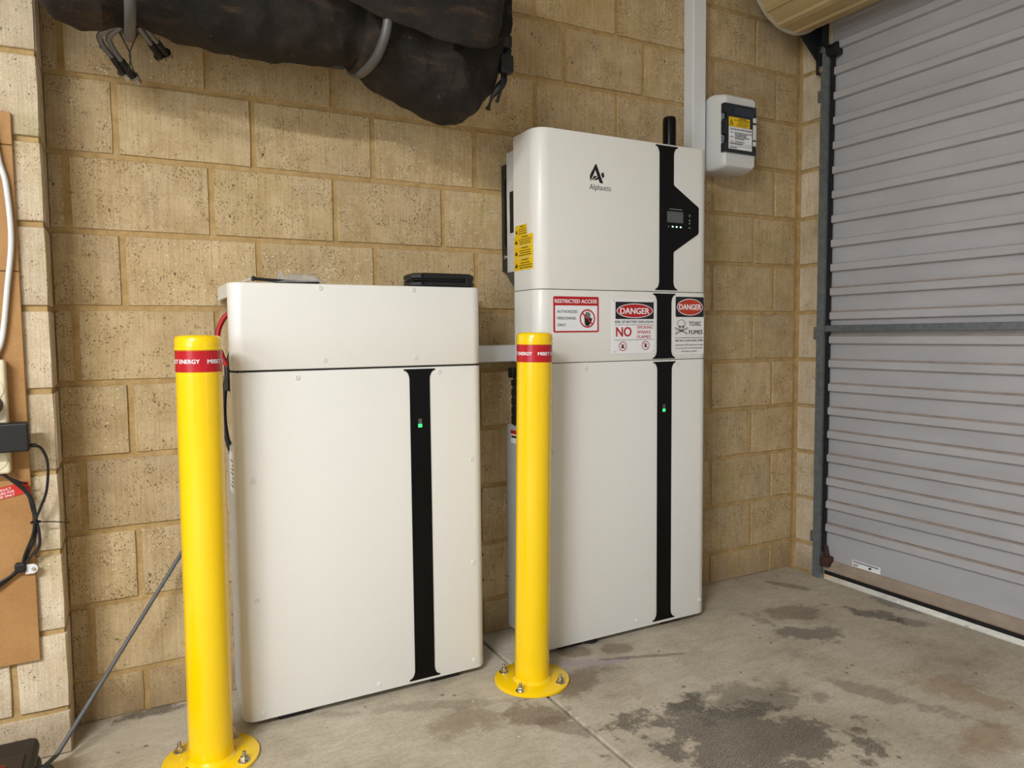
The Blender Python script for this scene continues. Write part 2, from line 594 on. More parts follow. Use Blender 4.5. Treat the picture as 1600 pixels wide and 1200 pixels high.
def brick(parent, mat, a0, a1, z0, z1, plane, pos, out):
    """one block, front face at pos along axis 'plane' ('y' or 'x'), facing 'out' (+1/-1)"""
    w, h = (a1 - a0) / 2, (z1 - z0) / 2
    if w < 0.006 or h < 0.006:
        return
    j = lambda s=0.0012: random.uniform(-s, s)
    n_l = max(2, int(w / 0.045))
    pts = []
    c = 0.0015
    for k in range(n_l + 1):
        t = k / n_l
        x = -w + c + (2 * w - 2 * c) * t
        pts.append((x, -h + abs(j(0.0016))))
    pts.append((w - abs(j(0.0016)), -h * 0.3 + j()))
    pts.append((w - abs(j(0.0016)), h * 0.3 + j()))
    for k in range(n_l + 1):
        t = k / n_l
        x = w - c - (2 * w - 2 * c) * t
        pts.append((x, h - abs(j(0.0016))))
    pts.append((-w + abs(j(0.0016)), h * 0.3 + j()))
    pts.append((-w + abs(j(0.0016)), -h * 0.3 + j()))
    proud = random.uniform(0.0, 0.0022)
    fr = [(x * (1 - 0.0012 / w), z * (1 - 0.0012 / h)) for x, z in pts]
    n = len(pts)
    vs = []
    for ring, dep in ((fr, proud), (pts, proud - 0.0022), (pts, -0.022)):
        for x, z in ring:
            vs.append((x, dep * out, z) if plane == 'y' else (dep * out, x, z))
    fs = [tuple(range(n))]
    for r in range(2):
        fs += [(r * n + k, r * n + (k + 1) % n, (r + 1) * n + (k + 1) % n, (r + 1) * n + k) for k in range(n)]
    mb = MB()
    mb.add(vs, fs)
    o = mb.build('brick', mat, parent)
    cx, cz = (a0 + a1) / 2, (z0 + z1) / 2
    o.location = (cx, pos, cz) if plane == 'y' else (pos, cx, cz)
    return o


XL, XR = -0.1415, 2.225
ROOM_X0, ROOM_Y0, CEIL = -2.7, -5.2, 2.40
wall_back = MB().box(-2.8, XR + 0.12, 0.0030, 0.12, -0.02, CEIL).build('wall_back', MAT_MORTAR)
tag(wall_back, 'pale tan concrete block wall with ochre mortar joints behind the white cabinets', kind='structure')
SHIFT = {-3: -.004, -2: -.004, -1: -.004, 0: -.004, 1: -.0055, 2: -.003, 3: -.002, 4: .000, 5: .0035, 6: .002, 7: .0035, 8: .001, 9: .009}
for row in range(-5, 10):
    zt = Z8 + (9 - row) * CH if row < 9 else Z8
    zb = zt - CH if row < 9 else 0.0
    odd = row % 2 != 0
    joints = []
    for n in range(-2, 9):
        x = n * 0.3003 - (0 if odd else 0.1026)
        x += SHIFT.get(row, -.004) * max(0.0, 1 - abs(x))
        x += random.uniform(-0.002, 0.002)
        joints.append(x)
    edges = [XL - 0.002] + [x for x in joints if XL + 0.02 < x < XR - 0.03] + [XR + 0.004]
    zz0 = zb + (MJ if row < 9 else 0.001)
    for i in range(len(edges) - 1):
        a0 = edges[i] + (MJ if i else 0.002)
        a1 = edges[i + 1] - (MJ if i < len(edges) - 2 else 0.016)
        brick(wall_back, MAT_BRICK, a0, a1, zz0, min(zt - MJ, CEIL), 'y', 0.0, -1)

# pier standing proud of the wall at the left
PY = -0.12
wall_pier = MB().box(-0.75, XL - 0.004, PY + 0.0045, 0.01, -0.02, CEIL).build('wall_pier', MAT_MORTAR)
tag(wall_pier, 'rough pale block pier behind the brown board', kind='structure')
for row in range(-5, 10):
    zt = Z8 + (9 - row) * CH - 0.006 if row < 9 else Z8 - 0.006
    zb = zt - CH if row < 9 else 0.0
    cut = -0.238 if row % 2 == 0 else -0.395
    zz0 = zb + (MJ if row < 9 else 0.001)
    brick(wall_pier, MAT_BRICK_R, cut + MJ, XL, zz0, min(zt - MJ, CEIL), 'y', PY, -1)
    brick(wall_pier, MAT_BRICK_R, -0.74, cut - MJ, zz0, min(zt - MJ, CEIL), 'y', PY, -1)
    # the side of the corner block
    brick(wall_pier, MAT_BRICK_R, PY + 0.001, -0.008, zz0, min(zt - MJ, CEIL), 'x', XL - 0.001, 1)

# return beside the roller door
wall_right = MB().box(XR + 0.0045, XR + 0.20, -0.140, 0.11, -0.02, CEIL).build('wall_right', MAT_MORTAR)
tag(wall_right, 'narrow block return between the back wall and the roller door', kind='structure')
for row in range(-5, 10):
    zt = Z8 + (9 - row) * CH if row < 9 else Z8
    zb = zt - CH if row < 9 else 0.0
    brick(wall_right, MAT_BRICK_R, -0.138, -0.014, zb + (MJ if row < 9 else 0.001), min(zt - MJ, CEIL), 'x', XR, -1)

# floor: two slabs with an open joint, a lower driveway beyond the door
floor = MB().box(-2.8, 2.204, ROOM_Y0 - 0.1, 0.05, -0.10, -0.012).build('floor', MAT_CONC)
tag(floor, 'stained concrete garage floor with a control joint', kind='structure')
for x0, x1 in ((-2.8, 0.8803), (0.8895, 2.204)):
    bm_ = MB().rbox(x0, x1, ROOM_Y0 - 0.1, 0.05, -0.09, 0.0, 0.003, 2)
    bm_.build('concrete_slab', MAT_CONC, floor)
drive = MB().box(2.204, 9.0, ROOM_Y0 - 4, 3.0, -0.10, -0.010).build('floor_driveway', MAT_DRIVE)
tag(drive, 'pale concrete driveway strip outside the roller door', kind='structure')

# unseen rest of the room
wl = MB()
wl.box(-2.8, -2.7, ROOM_Y0, -4.25, 0, CEIL)
wl.box(-2.8, -2.7, -1.75, 0.1, 0, CEIL)
wl.box(-2.8, -2.7, -4.25, -1.75, 0, 0.82)
wl.box(-2.8, -2.7, -4.25, -1.75, 2.08, CEIL)
tag(wl.build('wall_left', MAT_DULL), kind='structure')
wf = MB().box(-0.05 - 2.75, 2.45, ROOM_Y0 - 0.1, ROOM_Y0, 0, CEIL).build('wall_front', MAT_DULL)
tag(wf, kind='structure')
cl = MB().box(-2.8, 2.45, ROOM_Y0 - 0.1, 0.12, CEIL, CEIL + 0.08).build('ceiling', MAT_PAINT)
tag(cl, kind='structure')
wn = MB()
for a, b, c, d in ((-4.25, -4.19, 0.82, 2.08), (-1.81, -1.75, 0.82, 2.08), (-4.25, -1.75, 0.82, 0.88), (-4.25, -1.75, 2.02, 2.08), (-3.02, -2.98, 0.82, 2.08)):
    wn.box(-2.78, -2.72, a, b, c, d)
tag(wn.build('window_1', PVC), kind='structure')
bat = empty('ceiling_batten', 'long white ceiling batten lamp above the floor', 'lamp', (-1.50, -2.5, CEIL))
MB().rbox(-0.62, 0.62, -0.06, 0.06, -0.06, 0.0, 0.01).build('housing', PVC, bat)
MB().rbox(-0.60, 0.60, -0.05, 0.05, -0.085, -0.06, 0.01).build('diffuser', M('batten_diffuser', (250, 245, 235), 0.5, emit=1.5), bat)

# ------------------------------------------------------------------ roller door
DX = 2.226


def door_material():
    t = NT('grey_door_paint')
    geo = t.n('ShaderNodeNewGeometry')
    p = geo.outputs['Position']
    f = t.noise(t.vscale(p, (1, 0.6, 2.0)), 5, 5, 0.6)
    col = t.ramp(f, [(0.3, lin((168, 166, 169))), (0.7, lin((182, 180, 183)))])
    g = t.noise(p, 60, 4)
    col = t.mix(t.math('MULTIPLY', t.sstep(g, 0.62, 0.8), 0.25), col, lin((130, 122, 116)))
    t.l(col, t.b.inputs['Base Color'])
    t.b.inputs['Roughness'].default_value = 0.42
    t.bump(f, 0.15, 0.004)
    return t.m


MAT_DOOR = door_material()
MAT_LEDGE = M('dusty_brown_ledge', (158, 141, 128), 0.85, var=0.2, scale=25)
door = empty('door_1', 'grey ribbed roller door in the right wall', None, (0, 0, 0), kind='structure')
Y0D, Y1D = -0.1415, -4.2
MB().box(DX, DX + 0.004, Y1D, Y0D, 0.066, 1.98).build('curtain', MAT_DOOR, door)
rib_mesh = None
zk = [0.8514 + 0.0849 * k for k in range(-8, 14)]
for z in zk:
    if rib_mesh is None:
        prof = [(0.0, -0.001), (-0.0155, 0.0010), (-0.0172, 0.0030), (-0.0172, 0.0245), (-0.0150, 0.0270), (0.0, 0.0300)]
        mb = MB()
        mb.loft([[(x, -0.1575, zz) for x, zz in prof], [(x, Y1D, zz) for x, zz in prof]], smooth=False)
        o = mb.build('rib', MAT_DOOR, door)
        rib_mesh = o
    else:
        o = rib_mesh.copy()
        COL.objects.link(o)
        o.parent = door
    o.location = (DX + 0.0005, 0, z)
for z in zk[:11]:
    o = MB().box(DX - 0.0105, DX - 0.0005, Y1D, -0.159, z + 0.0283, z + 0.0318).build('dirt_line', MAT_LEDGE, door)
rail = MB()
rail.prism([(DX - 0.016, 0.030), (DX - 0.018, 0.036), (DX - 0.018, 0.058), (DX - 0.006, 0.068), (DX + 0.01, 0.068), (DX + 0.01, 0.030)], Y1D, -0.154, 'y')
rail.build('bottom_rail', M('dusty_brown_rail', (158, 140, 124), 0.7, var=0.12, scale=20), door)
MB().box(DX - 0.012, DX + 0.012, Y1D, -0.154, 0.014, 0.030).build('rubber_seal', BLACKR, door)
MB().box(DX - 0.0192, DX - 0.0178, Y1D, -0.154, 0.050, 0.0525).build('rail_lip', M('worn_aluminium', (190, 184, 176), 0.4, metal=0.5), door)
gd = MB()
gd.prism([(2.190, -0.121), (2.238, -0.121), (2.238, -0.127), (2.197, -0.127), (2.197, -0.145), (2.212, -0.145), (2.212, -0.152), (2.190, -0.152)], 0.0, 1.88, 'z')
gd.build('guide_track', GALV, door)
MB().box(2.1995, 2.2165, -0.1595, -0.1515, 0.10, 1.86).build('guide_pile_strip', BLACKR, door)
for z0, z1 in ((0.868, 0.912), (1.71, 1.75), (0.12, 0.16)):
    o = MB().rbox(2.214, 2.224, -0.125, -0.088, z0, z1, 0.003).build('fixing_tab', GALV, door)
    MB().rbox(2.206, 2.216, -0.112, -0.100, (z0 + z1) / 2 - 0.006, (z0 + z1) / 2 + 0.006, 0.002).build('screw', STEEL, o)
MB().rbox(2.197, 2.206, -4.1, -0.150, 0.894, 0.917, 0.002).build('lock_bar', GALV, door)
for z in (0.922, 0.888):
    MB().rbox(2.196, 2.212, -0.164, -0.152, z - 0.007, z + 0.007, 0.004).build('lock_bar_guide', BLACKR, door)
MB().rbox(2.188, 2.224, -0.188, -0.153, 0.048, 0.085, 0.006).add(
    [(2.205, -0.153, 0.085), (2.220, -0.153, 0.085), (2.220, -0.163, 0.12), (2.205, -0.158, 0.125), (2.205, -0.172, 0.085), (2.22, -0.172, 0.085)],
    [(0, 1, 2, 3), (0, 3, 4), (1, 5, 2), (3, 2, 5, 4)]).build('rusty_end_bracket', M('rusted_steel', (64, 40, 30), 0.8, var=0.4, scale=60), door)
st = Flat(0, 0, 1, 1, 0.0)
st.rect(-0.054, -0.012, 0.054, 0.012)
s_o = st.build('door_sticker', WHITEP, door)
s_o.location = (DX - 0.0016, -0.315, 0.082)
s_o.rotation_euler = (PI / 2, 0, -PI / 2)
st = Flat(0, 0, 1, 1, 0.0006)
for k in range(16):
    st.rect(-0.050 + 0.0062 * k, 0.004 - 0.0005 * (k % 3), -0.046 + 0.0062 * k, 0.009)
st.rect(-0.05, -0.004, -0.028, -0.002)
st.rect(-0.05, -0.008, -0.033, -0.006)
st.rect(0.010, -0.006, 0.020, 0.001)
o2 = st.build('sticker_print', BLACKPR, s_o)

# the rolled-up part
MAT_CREAM = M('cream_door_paint', (184, 160, 116), 0.45, var=0.05, scale=12)
RCX, RCZ, RR = 2.045, 2.108, 0.190
roll = MB()
prof = []
for k in range(15):
    a0 = 2 * PI * k / 15
    for da, rr in ((0.0, 0.0), (0.030, 0.007), (0.120, 0.007), (0.150, 0.0), (0.24, 0.0005), (0.33, 0.0005)):
        prof.append((RCX + (RR + rr) * math.cos(a0 + da - 1.95), RCZ + (RR + rr) * math.sin(a0 + da - 1.95)))
roll.loft([[(x, -0.118, z) for x, z in prof], [(x, Y1D, z) for x, z in prof]], cap0=False, smooth=False)
rin = [(RCX + (x - RCX) * 0.975, RCZ + (z - RCZ) * 0.975) for x, z in prof]
roll.loft([[(x, -0.118, z) for x, z in prof], [(x, -0.118, z) for x, z in rin], [(x, -0.30, z) for x, z in rin]], cap0=False, cap1=True, smooth=False)
roll.build('rolled_curtain', MAT_CREAM, door)
rg = MB()
n = 64
ri = [(RCX + (RR + 0.010) * math.cos(2 * PI * k / n), RCZ + (RR + 0.010) * math.sin(2 * PI * k / n)) for k in range(n)]
rj = [(RCX + (RR - 0.004) * math.cos(2 * PI * k / n), RCZ + (RR - 0.004) * math.sin(2 * PI * k / n)) for k in range(n)]
rg.loft([[(x, -0.113, z) for x, z in rj], [(x, -0.113, z) for x, z in ri], [(x, -0.119, z) for x, z in ri], [(x, -0.119, z) for x, z in rj]], False, False)
rg.build('roll_rim', M('pale_edge_tape', (186, 176, 158), 0.5), door)
br = MB()
br.prism([(2.075, 1.945), (2.218, 1.822), (2.222, 1.80), (2.224, 2.20), (2.0, 2.20)], -0.100, -0.106, 'y')
br.box(2.19, 2.224, -0.125, -0.10, 1.80, 2.2)
DARKST = M('dark_oily_steel', (38, 41, 44), 0.5, metal=0.5, var=0.25)
br.build('drum_bracket', DARKST, door)
MB().tube([(RCX, -0.02, RCZ), (RCX, -0.5, RCZ)], 0.03, 16, False).build('axle', DARKST, door)
hd = MB()
hd.rbox(2.192, 2.222, -0.135, -0.105, 1.835, 1.905, 0.006)
hd.tube([(2.205, -0.145, 1.865), (2.205, -0.180, 1.868)], 0.024, 18, False)
hd.build('guide_roller', DARKST, door)
for z in (1.878, 1.812):
    MB().rbox(2.184, 2.193, -0.132, -0.116, z - 0.011, z + 0.011, 0.003).build('bracket_bolt', STEEL, door)
MB().box(DX - 0.003, DX + 0.002, Y1D, Y0D, 1.93, 2.25).build('curtain_top', MAT_DOOR, door)

# ------------------------------------------------------------------ cabinets
YF = -0.222


def serif(x0, x1, z0, z1, fl=0.0145, fh=0.026, side=None):
    """strip with flared ends; side = extra right-hand outline points from top to bottom"""
    right, left = [], []
    tip = 0.0035
    n = 6
    def flare(top):
        pts = []
        for k in range(n + 1):
            a = (PI / 2) * k / n
            pts.append((fl * (1 - math.sin(a)), tip + (fh - tip) * (1 - math.cos(a))))
        return pts      # (outwards, distance from the end)
    f = flare(True)
    right = [(x1 + fl, z1)] + [(x1 + o, z1 - d) for o, d in f]
    if side:
        right += side
    right += [(x1 + o, z0 + d) for o, d in reversed(f)] + [(x1 + fl, z0)]
    left = [(x0 - fl, z0)] + [(x0 - o, z0 + d) for o, d in f] + [(x0 - o, z1 - d) for o, d in reversed(f)] + [(x0 - fl, z1)]
    return right + left


def strip(outline, parent, t=0.0016):
    mb = MB()
    n = len(outline)
    mb.prism(outline, YF + 0.0005, YF - t, 'y')
    return mb.build('black_strip', BLACKG, parent)


SCREW = M('white_screw_cap', (222, 221, 217), 0.4, var=0.02)


def screw(x, z, parent):
    mb = MB()
    rings = [[(x + r * math.cos(2 * PI * k / 14), YF + y, z + r * math.sin(2 * PI * k / 14)) for k in range(14)]
             for r, y in ((0.0062, 0.0005), (0.0062, -0.0006), (0.005, -0.0016), (0.0022, -0.0016), (0.0018, -0.0006))]
    mb.loft(rings, cap0=False)
    return mb.build('screw', SCREW, parent)


def led(x, z, parent):
    g = MB()
    g.rbox(x - 0.0050, x + 0.0050, YF - 0.0026, YF - 0.001, z - 0.011, z - 0.002, 0.0006)
    g.build('charge_light', GREENL, parent)
    d = MB()
    for k in range(3):
        d.box(x - 0.0045, x + 0.0045, YF - 0.0024, YF - 0.001, z + 0.0005 + 0.0036 * k, z + 0.0027 + 0.0036 * k)
    d.build('charge_bars', M('dim_charge_bar', (104, 112, 106), 0.4), parent)


# left battery
cab = empty('battery_cabinet', 'low white battery cabinet between the two yellow bollards', 'cabinet', (0, 0, 0), group='white battery cabinets')
MB().rbox(0.206, 0.804, -0.180, -0.015, 0.0165, 0.640, 0.006).build('body', GREYM, cab)
fc = cover(0.200, 0.810, -0.176, YF, 0.0165, 0.8165, 0.028, 0.003).build('front_cover', WHITE, cab)
for x, z in ((.340, .801), (.688, .803), (.776, .574), (.776, .303), (.235, .572), (.241, .033), (.516, .036), (.774, .04), (.235, .30)):
    screw(x, z, fc)
sp_ = strip(serif(.609, .662, .0245, .8125), fc)
led(.6345, .678, fc)
uc = cover(0.199, 0.810, -0.182, YF, 0.8205, 1.016, 0.028).build('upper_cover', WHITE, cab)
for x, z in ((.397, 1.006), (.624, 1.006), (.402, .8395), (.626, .8400)):
    screw(x, z, uc)
MB().box(0.203, 0.807, -0.180, -0.19, 0.812, 0.824).box(0.21, 0.80, -0.215, -0.18, 0.8150, 0.8215).build('shadow_gap', BLACKR, cab)
MB().box(0.200, 0.804, -0.19, -0.004, 1.006, 1.014).build('top_plate', WHITE, cab)
for x in (0.1985, 0.803):
    MB().rbox(x, x + 0.006, -0.195, -0.012, 0.984, 1.015, 0.001).build('side_arm', WHITE, cab)
MB().box(0.27, 0.76, -0.03, -0.004, 0.64, 1.006).build('back_plate', GREYM, cab)
for x0 in (0.278, 0.660):
    MB().rbox(x0, x0 + 0.078, -0.206, -0.03, 0.0, 0.0165, 0.002).build('foot', BLACKP, cab)
lb = MB().box(0.2045, 0.2062, -0.16, -0.075, 0.53, 0.625).build('rating_label', WHITEP, cab)
d_ = MB()
for k in range(7):
    d_.box(0.2040, 0.2046, -0.15, -0.10 - 0.01 * (k % 3), 0.545 + 0.010 * k, 0.548 + 0.010 * k)
d_.build('label_lines', BLACKPR, lb)
MB().tube([(0.235, -0.12, 0.955), (0.208, -0.105, 0.948), (0.190, -0.10, 0.918), (0.186, -0.10, 0.885), (0.196, -0.10, 0.846), (0.212, -0.105, 0.812), (0.232, -0.11, 0.775)], 0.0062, 12).build('red_cable', M('red_cable_sheath', (176, 24, 28), 0.4, var=0.05), cab)
MB().tube([(0.225, -0.07, 0.86), (0.205, -0.06, 0.79), (0.198, -0.06, 0.72), (0.201, -0.065, 0.66), (0.215, -0.07, 0.60)], 0.006, 12).build('black_cable', BLACKR, cab)
MB().tube([(0.214, -0.10, 0.86), (0.206, -0.10, 0.83), (0.205, -0.10, 0.79), (0.218, -0.10, 0.76)], 0.006, 12).build('black_connector', BLACKR, cab)
MB().rbox(0.198, 0.22, -0.115, -0.085, 0.770, 0.83, 0.004).build('cable_plug', BLACKP, cab)

# right battery with its middle cover
RX0, RX1 = 0.975, 1.5845
cab2 = empty('battery_cabinet', 'tall white battery cabinet under the inverter, with safety signs on its upper cover', 'cabinet', (0, 0, 0), group='white battery cabinets')
MB().rbox(0.981, 1.578, -0.180, -0.015, 0.0155, 0.634, 0.012, 3).build('body', GREYM, cab2)
fc2 = cover(RX0, RX1, -0.176, YF, 0.0155, 0.8150, 0.036, 0.003).build('front_cover', WHITE, cab2)
for x, z in ((1.13, .798), (1.46, .801), (1.553, .06), (1.31, .04), (1.02, .57)):
    screw(x, z, fc2)
strip(serif(1.3825, 1.4365, .0250, .8105), fc2)
led(1.4075, .672, fc2)
mc = cover(RX0, RX1, -0.093, YF, 0.8165, 1.0160, 0.036, 0.003).build('middle_cover', WHITE, cab2)
strip(serif(1.3805, 1.4345, .8195, 1.0115), mc)
MB().box(1.02, 1.578, -0.205, -0.10, 0.812, 0.818).box(1.02, 1.578, -0.205, -0.10, 1.0140, 1.0164).build('shadow_gap', BLACKR, cab2)
MB().box(1.06, 1.54, -0.09, -0.004, 0.64, 1.01).build('back_plate', GREYM, cab2)
for x0 in (1.045, 1.418):
    MB().rbox(x0, x0 + 0.080, -0.200, -0.03, 0.0, 0.0155, 0.002).build('foot', BLACKP, cab2)
MB().tube([(1.128, -0.19, 0.012), (1.138, -0.205, 0.006), (1.155, -0.213, 0.004), (1.172, -0.210, 0.004)], 0.004, 8).build('loose_cable', BLACKR, cab2)
lb2 = MB().box(0.9803, 0.9811, -0.12, -0.052, 0.58, 0.618).build('rating_label', WHITEP, cab2)
MB().box(0.9798, 0.9803, -0.12, -0.052, 0.607, 0.618).build('label_red_bar', REDP, lb2)
MB().box(0.9798, 0.9803, -0.12, -0.056, 0.596, 0.602).build('label_lines', BLACKPR, lb2)
pl = MB()
pl.rbox(0.975, 0.995, -0.075, -0.045, 0.77, 0.80, 0.004)
for k in range(5):
    pl.rbox(0.982, 1.0, -0.078, -0.05, 0.745 - 0.028 * k, 0.765 - 0.026 * k, 0.004)
pl.tube([(0.992, -0.065, 0.78), (0.985, -0.065, 0.72), (0.990, -0.065, 0.63)], 0.006, 8)
pl.build('cable_plug', BLACKP, cab2)

# inverter hung above it
inv = empty('inverter', 'white wall inverter with a display panel, above the tall battery cabinet', 'inverter')
ic = cover(RX0, RX1, -0.093, YF, 1.0175, 1.4455, 0.040, 0.003).build('front_cover', WHITE, inv)
side = [(1.4415, 1.334), (1.443, 1.3285), (1.5355, 1.2725), (1.5385, 1.2675), (1.5385, 1.1965), (1.5355, 1.1910), (1.4430, 1.1350), (1.4415, 1.1290)]
istrip = strip(serif(1.3885, 1.4415, 1.0215, 1.4405, side=side), ic)
MB().box(1.000, 1.570, -0.10, -0.035, 1.06, 1.418).build('heat_sink', SILVER, inv)
ch = MB()
ch.box(0.9865, 1.000, -0.100, -0.070, 1.075, 1.415)
ch.box(0.9865, 1.000, -0.048, -0.030, 1.075, 1.415)
ch.box(0.9865, 1.000, -0.070, -0.048, 1.075, 1.186)
ch.box(0.9865, 1.000, -0.070, -0.048, 1.302, 1.415)
ch.build('side_plate', SILVER, inv)
MB().box(0.9862, 0.9995, -0.0702, -0.0478, 1.1855, 1.3025).build('air_slot', BLACKR, inv)
wb = MB()
wb.prism([(-0.001, 1.384), (-0.028, 1.384), (-0.028, 1.345), (-0.020, 1.332), (-0.018, 1.16), (-0.028, 1.142), (-0.028, 1.074), (-0.001, 1.080)], 0.9845, 0.990, 'x')
wb.box(0.990, 1.56, -0.012, -0.001, 1.09, 1.37)
wb.build('wall_bracket', M('black_bracket', (34, 32, 31), 0.4, var=0.1), inv)
MB().tube([(0.982, -0.023, 1.120), (0.986, -0.023, 1.120)], 0.006, 12, False).build('bracket_screw', STEEL, inv)
MB().tube([(0.983, -0.022, 1.384), (0.983, -0.030, 1.402)], 0.0015, 6, False).build('split_pin', STEEL, inv)
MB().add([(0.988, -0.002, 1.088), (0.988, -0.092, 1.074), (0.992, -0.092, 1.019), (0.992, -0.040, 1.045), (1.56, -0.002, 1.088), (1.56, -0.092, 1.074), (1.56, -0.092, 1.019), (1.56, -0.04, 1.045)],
         [(0, 1, 2, 3), (4, 7, 6, 5), (0, 4, 5, 1), (1, 5, 6, 2), (2, 6, 7, 3), (3, 7, 4, 0)]).build('cable_tray', M('shaded_grey_steel', (84, 82, 80), 0.5, metal=0.3), inv)  # tray grey darkened so the colour itself carries the shade under the inverter
an = MB()
an.lathe([(0.0205, 1.440), (0.0205, 1.546), (0.0195, 1.553), (0.0170, 1.5565), (0.006, 1.558)], 1.5030, -0.13, 24)
an.build('antenna', BLACKG, inv)
# display
ZP = YF - 0.0018
MB().rbox(1.4165, 1.4775, ZP - 0.0006, ZP + 0.001, 1.2205, 1.2530, 0.0006).build('screen', M('lcd_grey', (88, 94, 90), 0.25, var=0.05), ic)
def front(o, y=ZP - 0.0002):
    """turn local (x, y, 0) print into world x, z on the cabinet front"""
    o.rotation_euler = (PI / 2, 0, 0)
    o.location = (0, y, 0)
    return o


SYM = M('dim_white_print', (150, 150, 150), 0.5)
for polys in ([[(1.425, 1.2585), (1.474, 1.2585), (1.474, 1.2602), (1.425, 1.2602)]],
              [[(1.499, 1.228), (1.505, 1.228), (1.502, 1.235)]], [[(1.499, 1.224), (1.505, 1.224), (1.502, 1.217)]],
              [[(1.499, 1.246), (1.505, 1.246), (1.505, 1.2475), (1.499, 1.2475)], [(1.5035, 1.2415), (1.505, 1.2415), (1.505, 1.2475), (1.5035, 1.2475)], [(1.499, 1.2415), (1.505, 1.2415), (1.505, 1.243), (1.499, 1.243)]],
              [[(1.4985, 1.207), (1.5055, 1.207), (1.5055, 1.2095), (1.4985, 1.2095)]], [[(1.420, 1.206), (1.424, 1.206), (1.422, 1.212)]]):
    lc = Flat(0, 0, 1, 1, 0.0)
    for q in polys:
        lc.poly(q)
    front(lc.build('panel_symbol', SYM, ic))
for x in (1.4375, 1.4525, 1.4680):
    MB().rbox(x - 0.0026, x + 0.0026, ZP - 0.0008, ZP + 0.001, 1.2065, 1.2105, 0.0008).build('status_light', WHITEL, ic)
# brand mark and name on the front cover
lg = Flat(0, 0, 1, 1, 0.0)
X, Z = 1.1445, 1.3120


def Lp(pts):
    lg.poly([(X + a * 0.049, Z + b * 0.051) for a, b in pts])


Lp([(0.38, 1.0), (0.46, 1.0), (0.92, 0.0), (0.68, 0.02), (0.50, 0.40), (0.36, 0.72), (0.30, 0.78)])
Lp([(0.38, 1.0), (0.42, 0.80), (0.25, 0.42), (0.06, 0.12), (0.02, 0.10), (0.0, 0.34), (0.10, 0.55), (0.22, 0.72)])
Lp([(0.06, 0.08), (0.30, 0.38), (0.52, 0.34), (0.38, 0.26), (0.22, 0.18)])
Lp([(0.20, 0.13), (0.42, 0.24), (0.55, 0.32), (0.60, 0.22), (0.45, 0.15)])
Lp([(0.76, 0.52), (0.94, 0.62), (1.00, 0.38), (0.86, 0.28)])
lg.text('Alpha', X - 0.001, 1.3005, X + 0.0435, -0.0150)
lg.text('-', X + 0.0445, 1.3005, X + 0.0475, -0.0150)
lg.text('ESS', X + 0.0485, 1.2985, X + 0.0710, -0.0105)
front(lg.build('brand_mark', BLACKPR, ic), YF - 0.0004)
# yellow warning labels on its left side, each its own piece
YT = [(-0.131, -0.190, 1.168, 1.197, 'left'), (-0.124, -0.219, 1.140, 1.168, 'a'), (-0.124, -0.219, 1.108, 1.1385, 'b'), (-0.124, -0.219, 1.073, 1.1065, 'c')]
prof_side = rr_plan(RX0, RX1, -0.093, YF, 0.040, 24)


def side_pt(dist):
    """point on the cover's skin, dist metres forward from its rear left edge"""
    rem = dist
    for (xa, ya), (xb, yb) in zip(prof_side, prof_side[1:]):
        L = math.hypot(xb - xa, yb - ya)
        if rem <= L:
            t = rem / L
            nx, ny = (yb - ya) / L, -(xb - xa) / L
            return xa + (xb - xa) * t, ya + (yb - ya) * t, nx, ny
        rem -= L
    return xb, yb, 0, -1


def wrap(mb, off):
    vs = []
    for (x, y, z) in mb.v:
        px, py, nx, ny = side_pt(max(0.0005, x))
        if nx > 0 and ny == 0:
            nx = -nx
        vs.append((px + nx * (off + z), py + ny * (off + z), y))
    mb.v = vs
    return mb


for (ya, yb, z0, z1, tagn) in YT:
    a, b = -0.093 - ya, -0.093 - yb
    a, b = max(0.001, a - 0.030), b - 0.022
    f = Flat(0, 0, 1, 1, 0.0)
    n = 10
    for k in range(n):
        f.rect(a + (b - a) * k / n, z0, a + (b - a) * (k + 1) / n, z1)
    o = wrap(f, 0.0006).build('warning_label', YELLP, inv)
    f = Flat(0, 0, 1, 1, 0.0)
    w = b - a
    h = z1 - z0
    f.text('WARNING', a + w * 0.42, z1 - h * 0.17, a + w * 0.78, -h * 0.14, 0.02)
    for k in range(3):
        zz = z1 - h * (0.42 + 0.2 * k)
        ins = 0.04 * ((k * 7 + int(z0 * 1000)) % 3)
        xx = a + w * (0.28 + ins)
        while xx < a + w * (0.93 - ins):
            dl = w * random.uniform(0.06, 0.13)
            f.rect(xx, zz - h * 0.035, min(xx + dl, b - w * 0.04), zz + h * 0.035)
            xx += dl + w * 0.025
    f.poly([(a + w * 0.06, z0 + h * 0.25), (a + w * 0.22, z0 + h * 0.25), (a + w * 0.14, z0 + h * 0.62)])
    wrap(f, 0.0010).build('warning_print', BLACKPR, o)


# ------------------------------------------------------------------ signs on the middle cover
def sign_root(name, label, x0, x1, z0, z1, plate, r=0.004, t=0.0012, round_px=None):
    root = empty(name, label, 'sign', ((x0 + x1) / 2, YF - 0.0002, (z0 + z1) / 2), (PI / 2, 0, 0), group='safety signs on the tall cabinet')
    w, h = (x1 - x0) / 2, (z1 - z0) / 2
    mb = MB()
    pts = []
    for cx, cy, a0 in ((w - r, h - r, 0), (-w + r, h - r, 90), (-w + r, -h + r, 180), (w - r, -h + r, 270)):
        for k in range(6):
            a = math.radians(a0 + 18 * k)
            pts.append((cx + r * math.cos(a), cy + r * math.sin(a)))
    mb.prism(pts, 0.0, t, 'z')
    mb.build('plate', plate, root)
    return root


def fl(px, w, h, lay):
    """print layer over a plate of w x h metres; px = the plate's rectangle in picture units"""
    x0, y0, x1, y1 = px
    return Flat((x0 + x1) / 2, (y0 + y1) / 2, w / (x1 - x0), -h / (y1 - y0), 0.0012 + 0.0003 * lay)


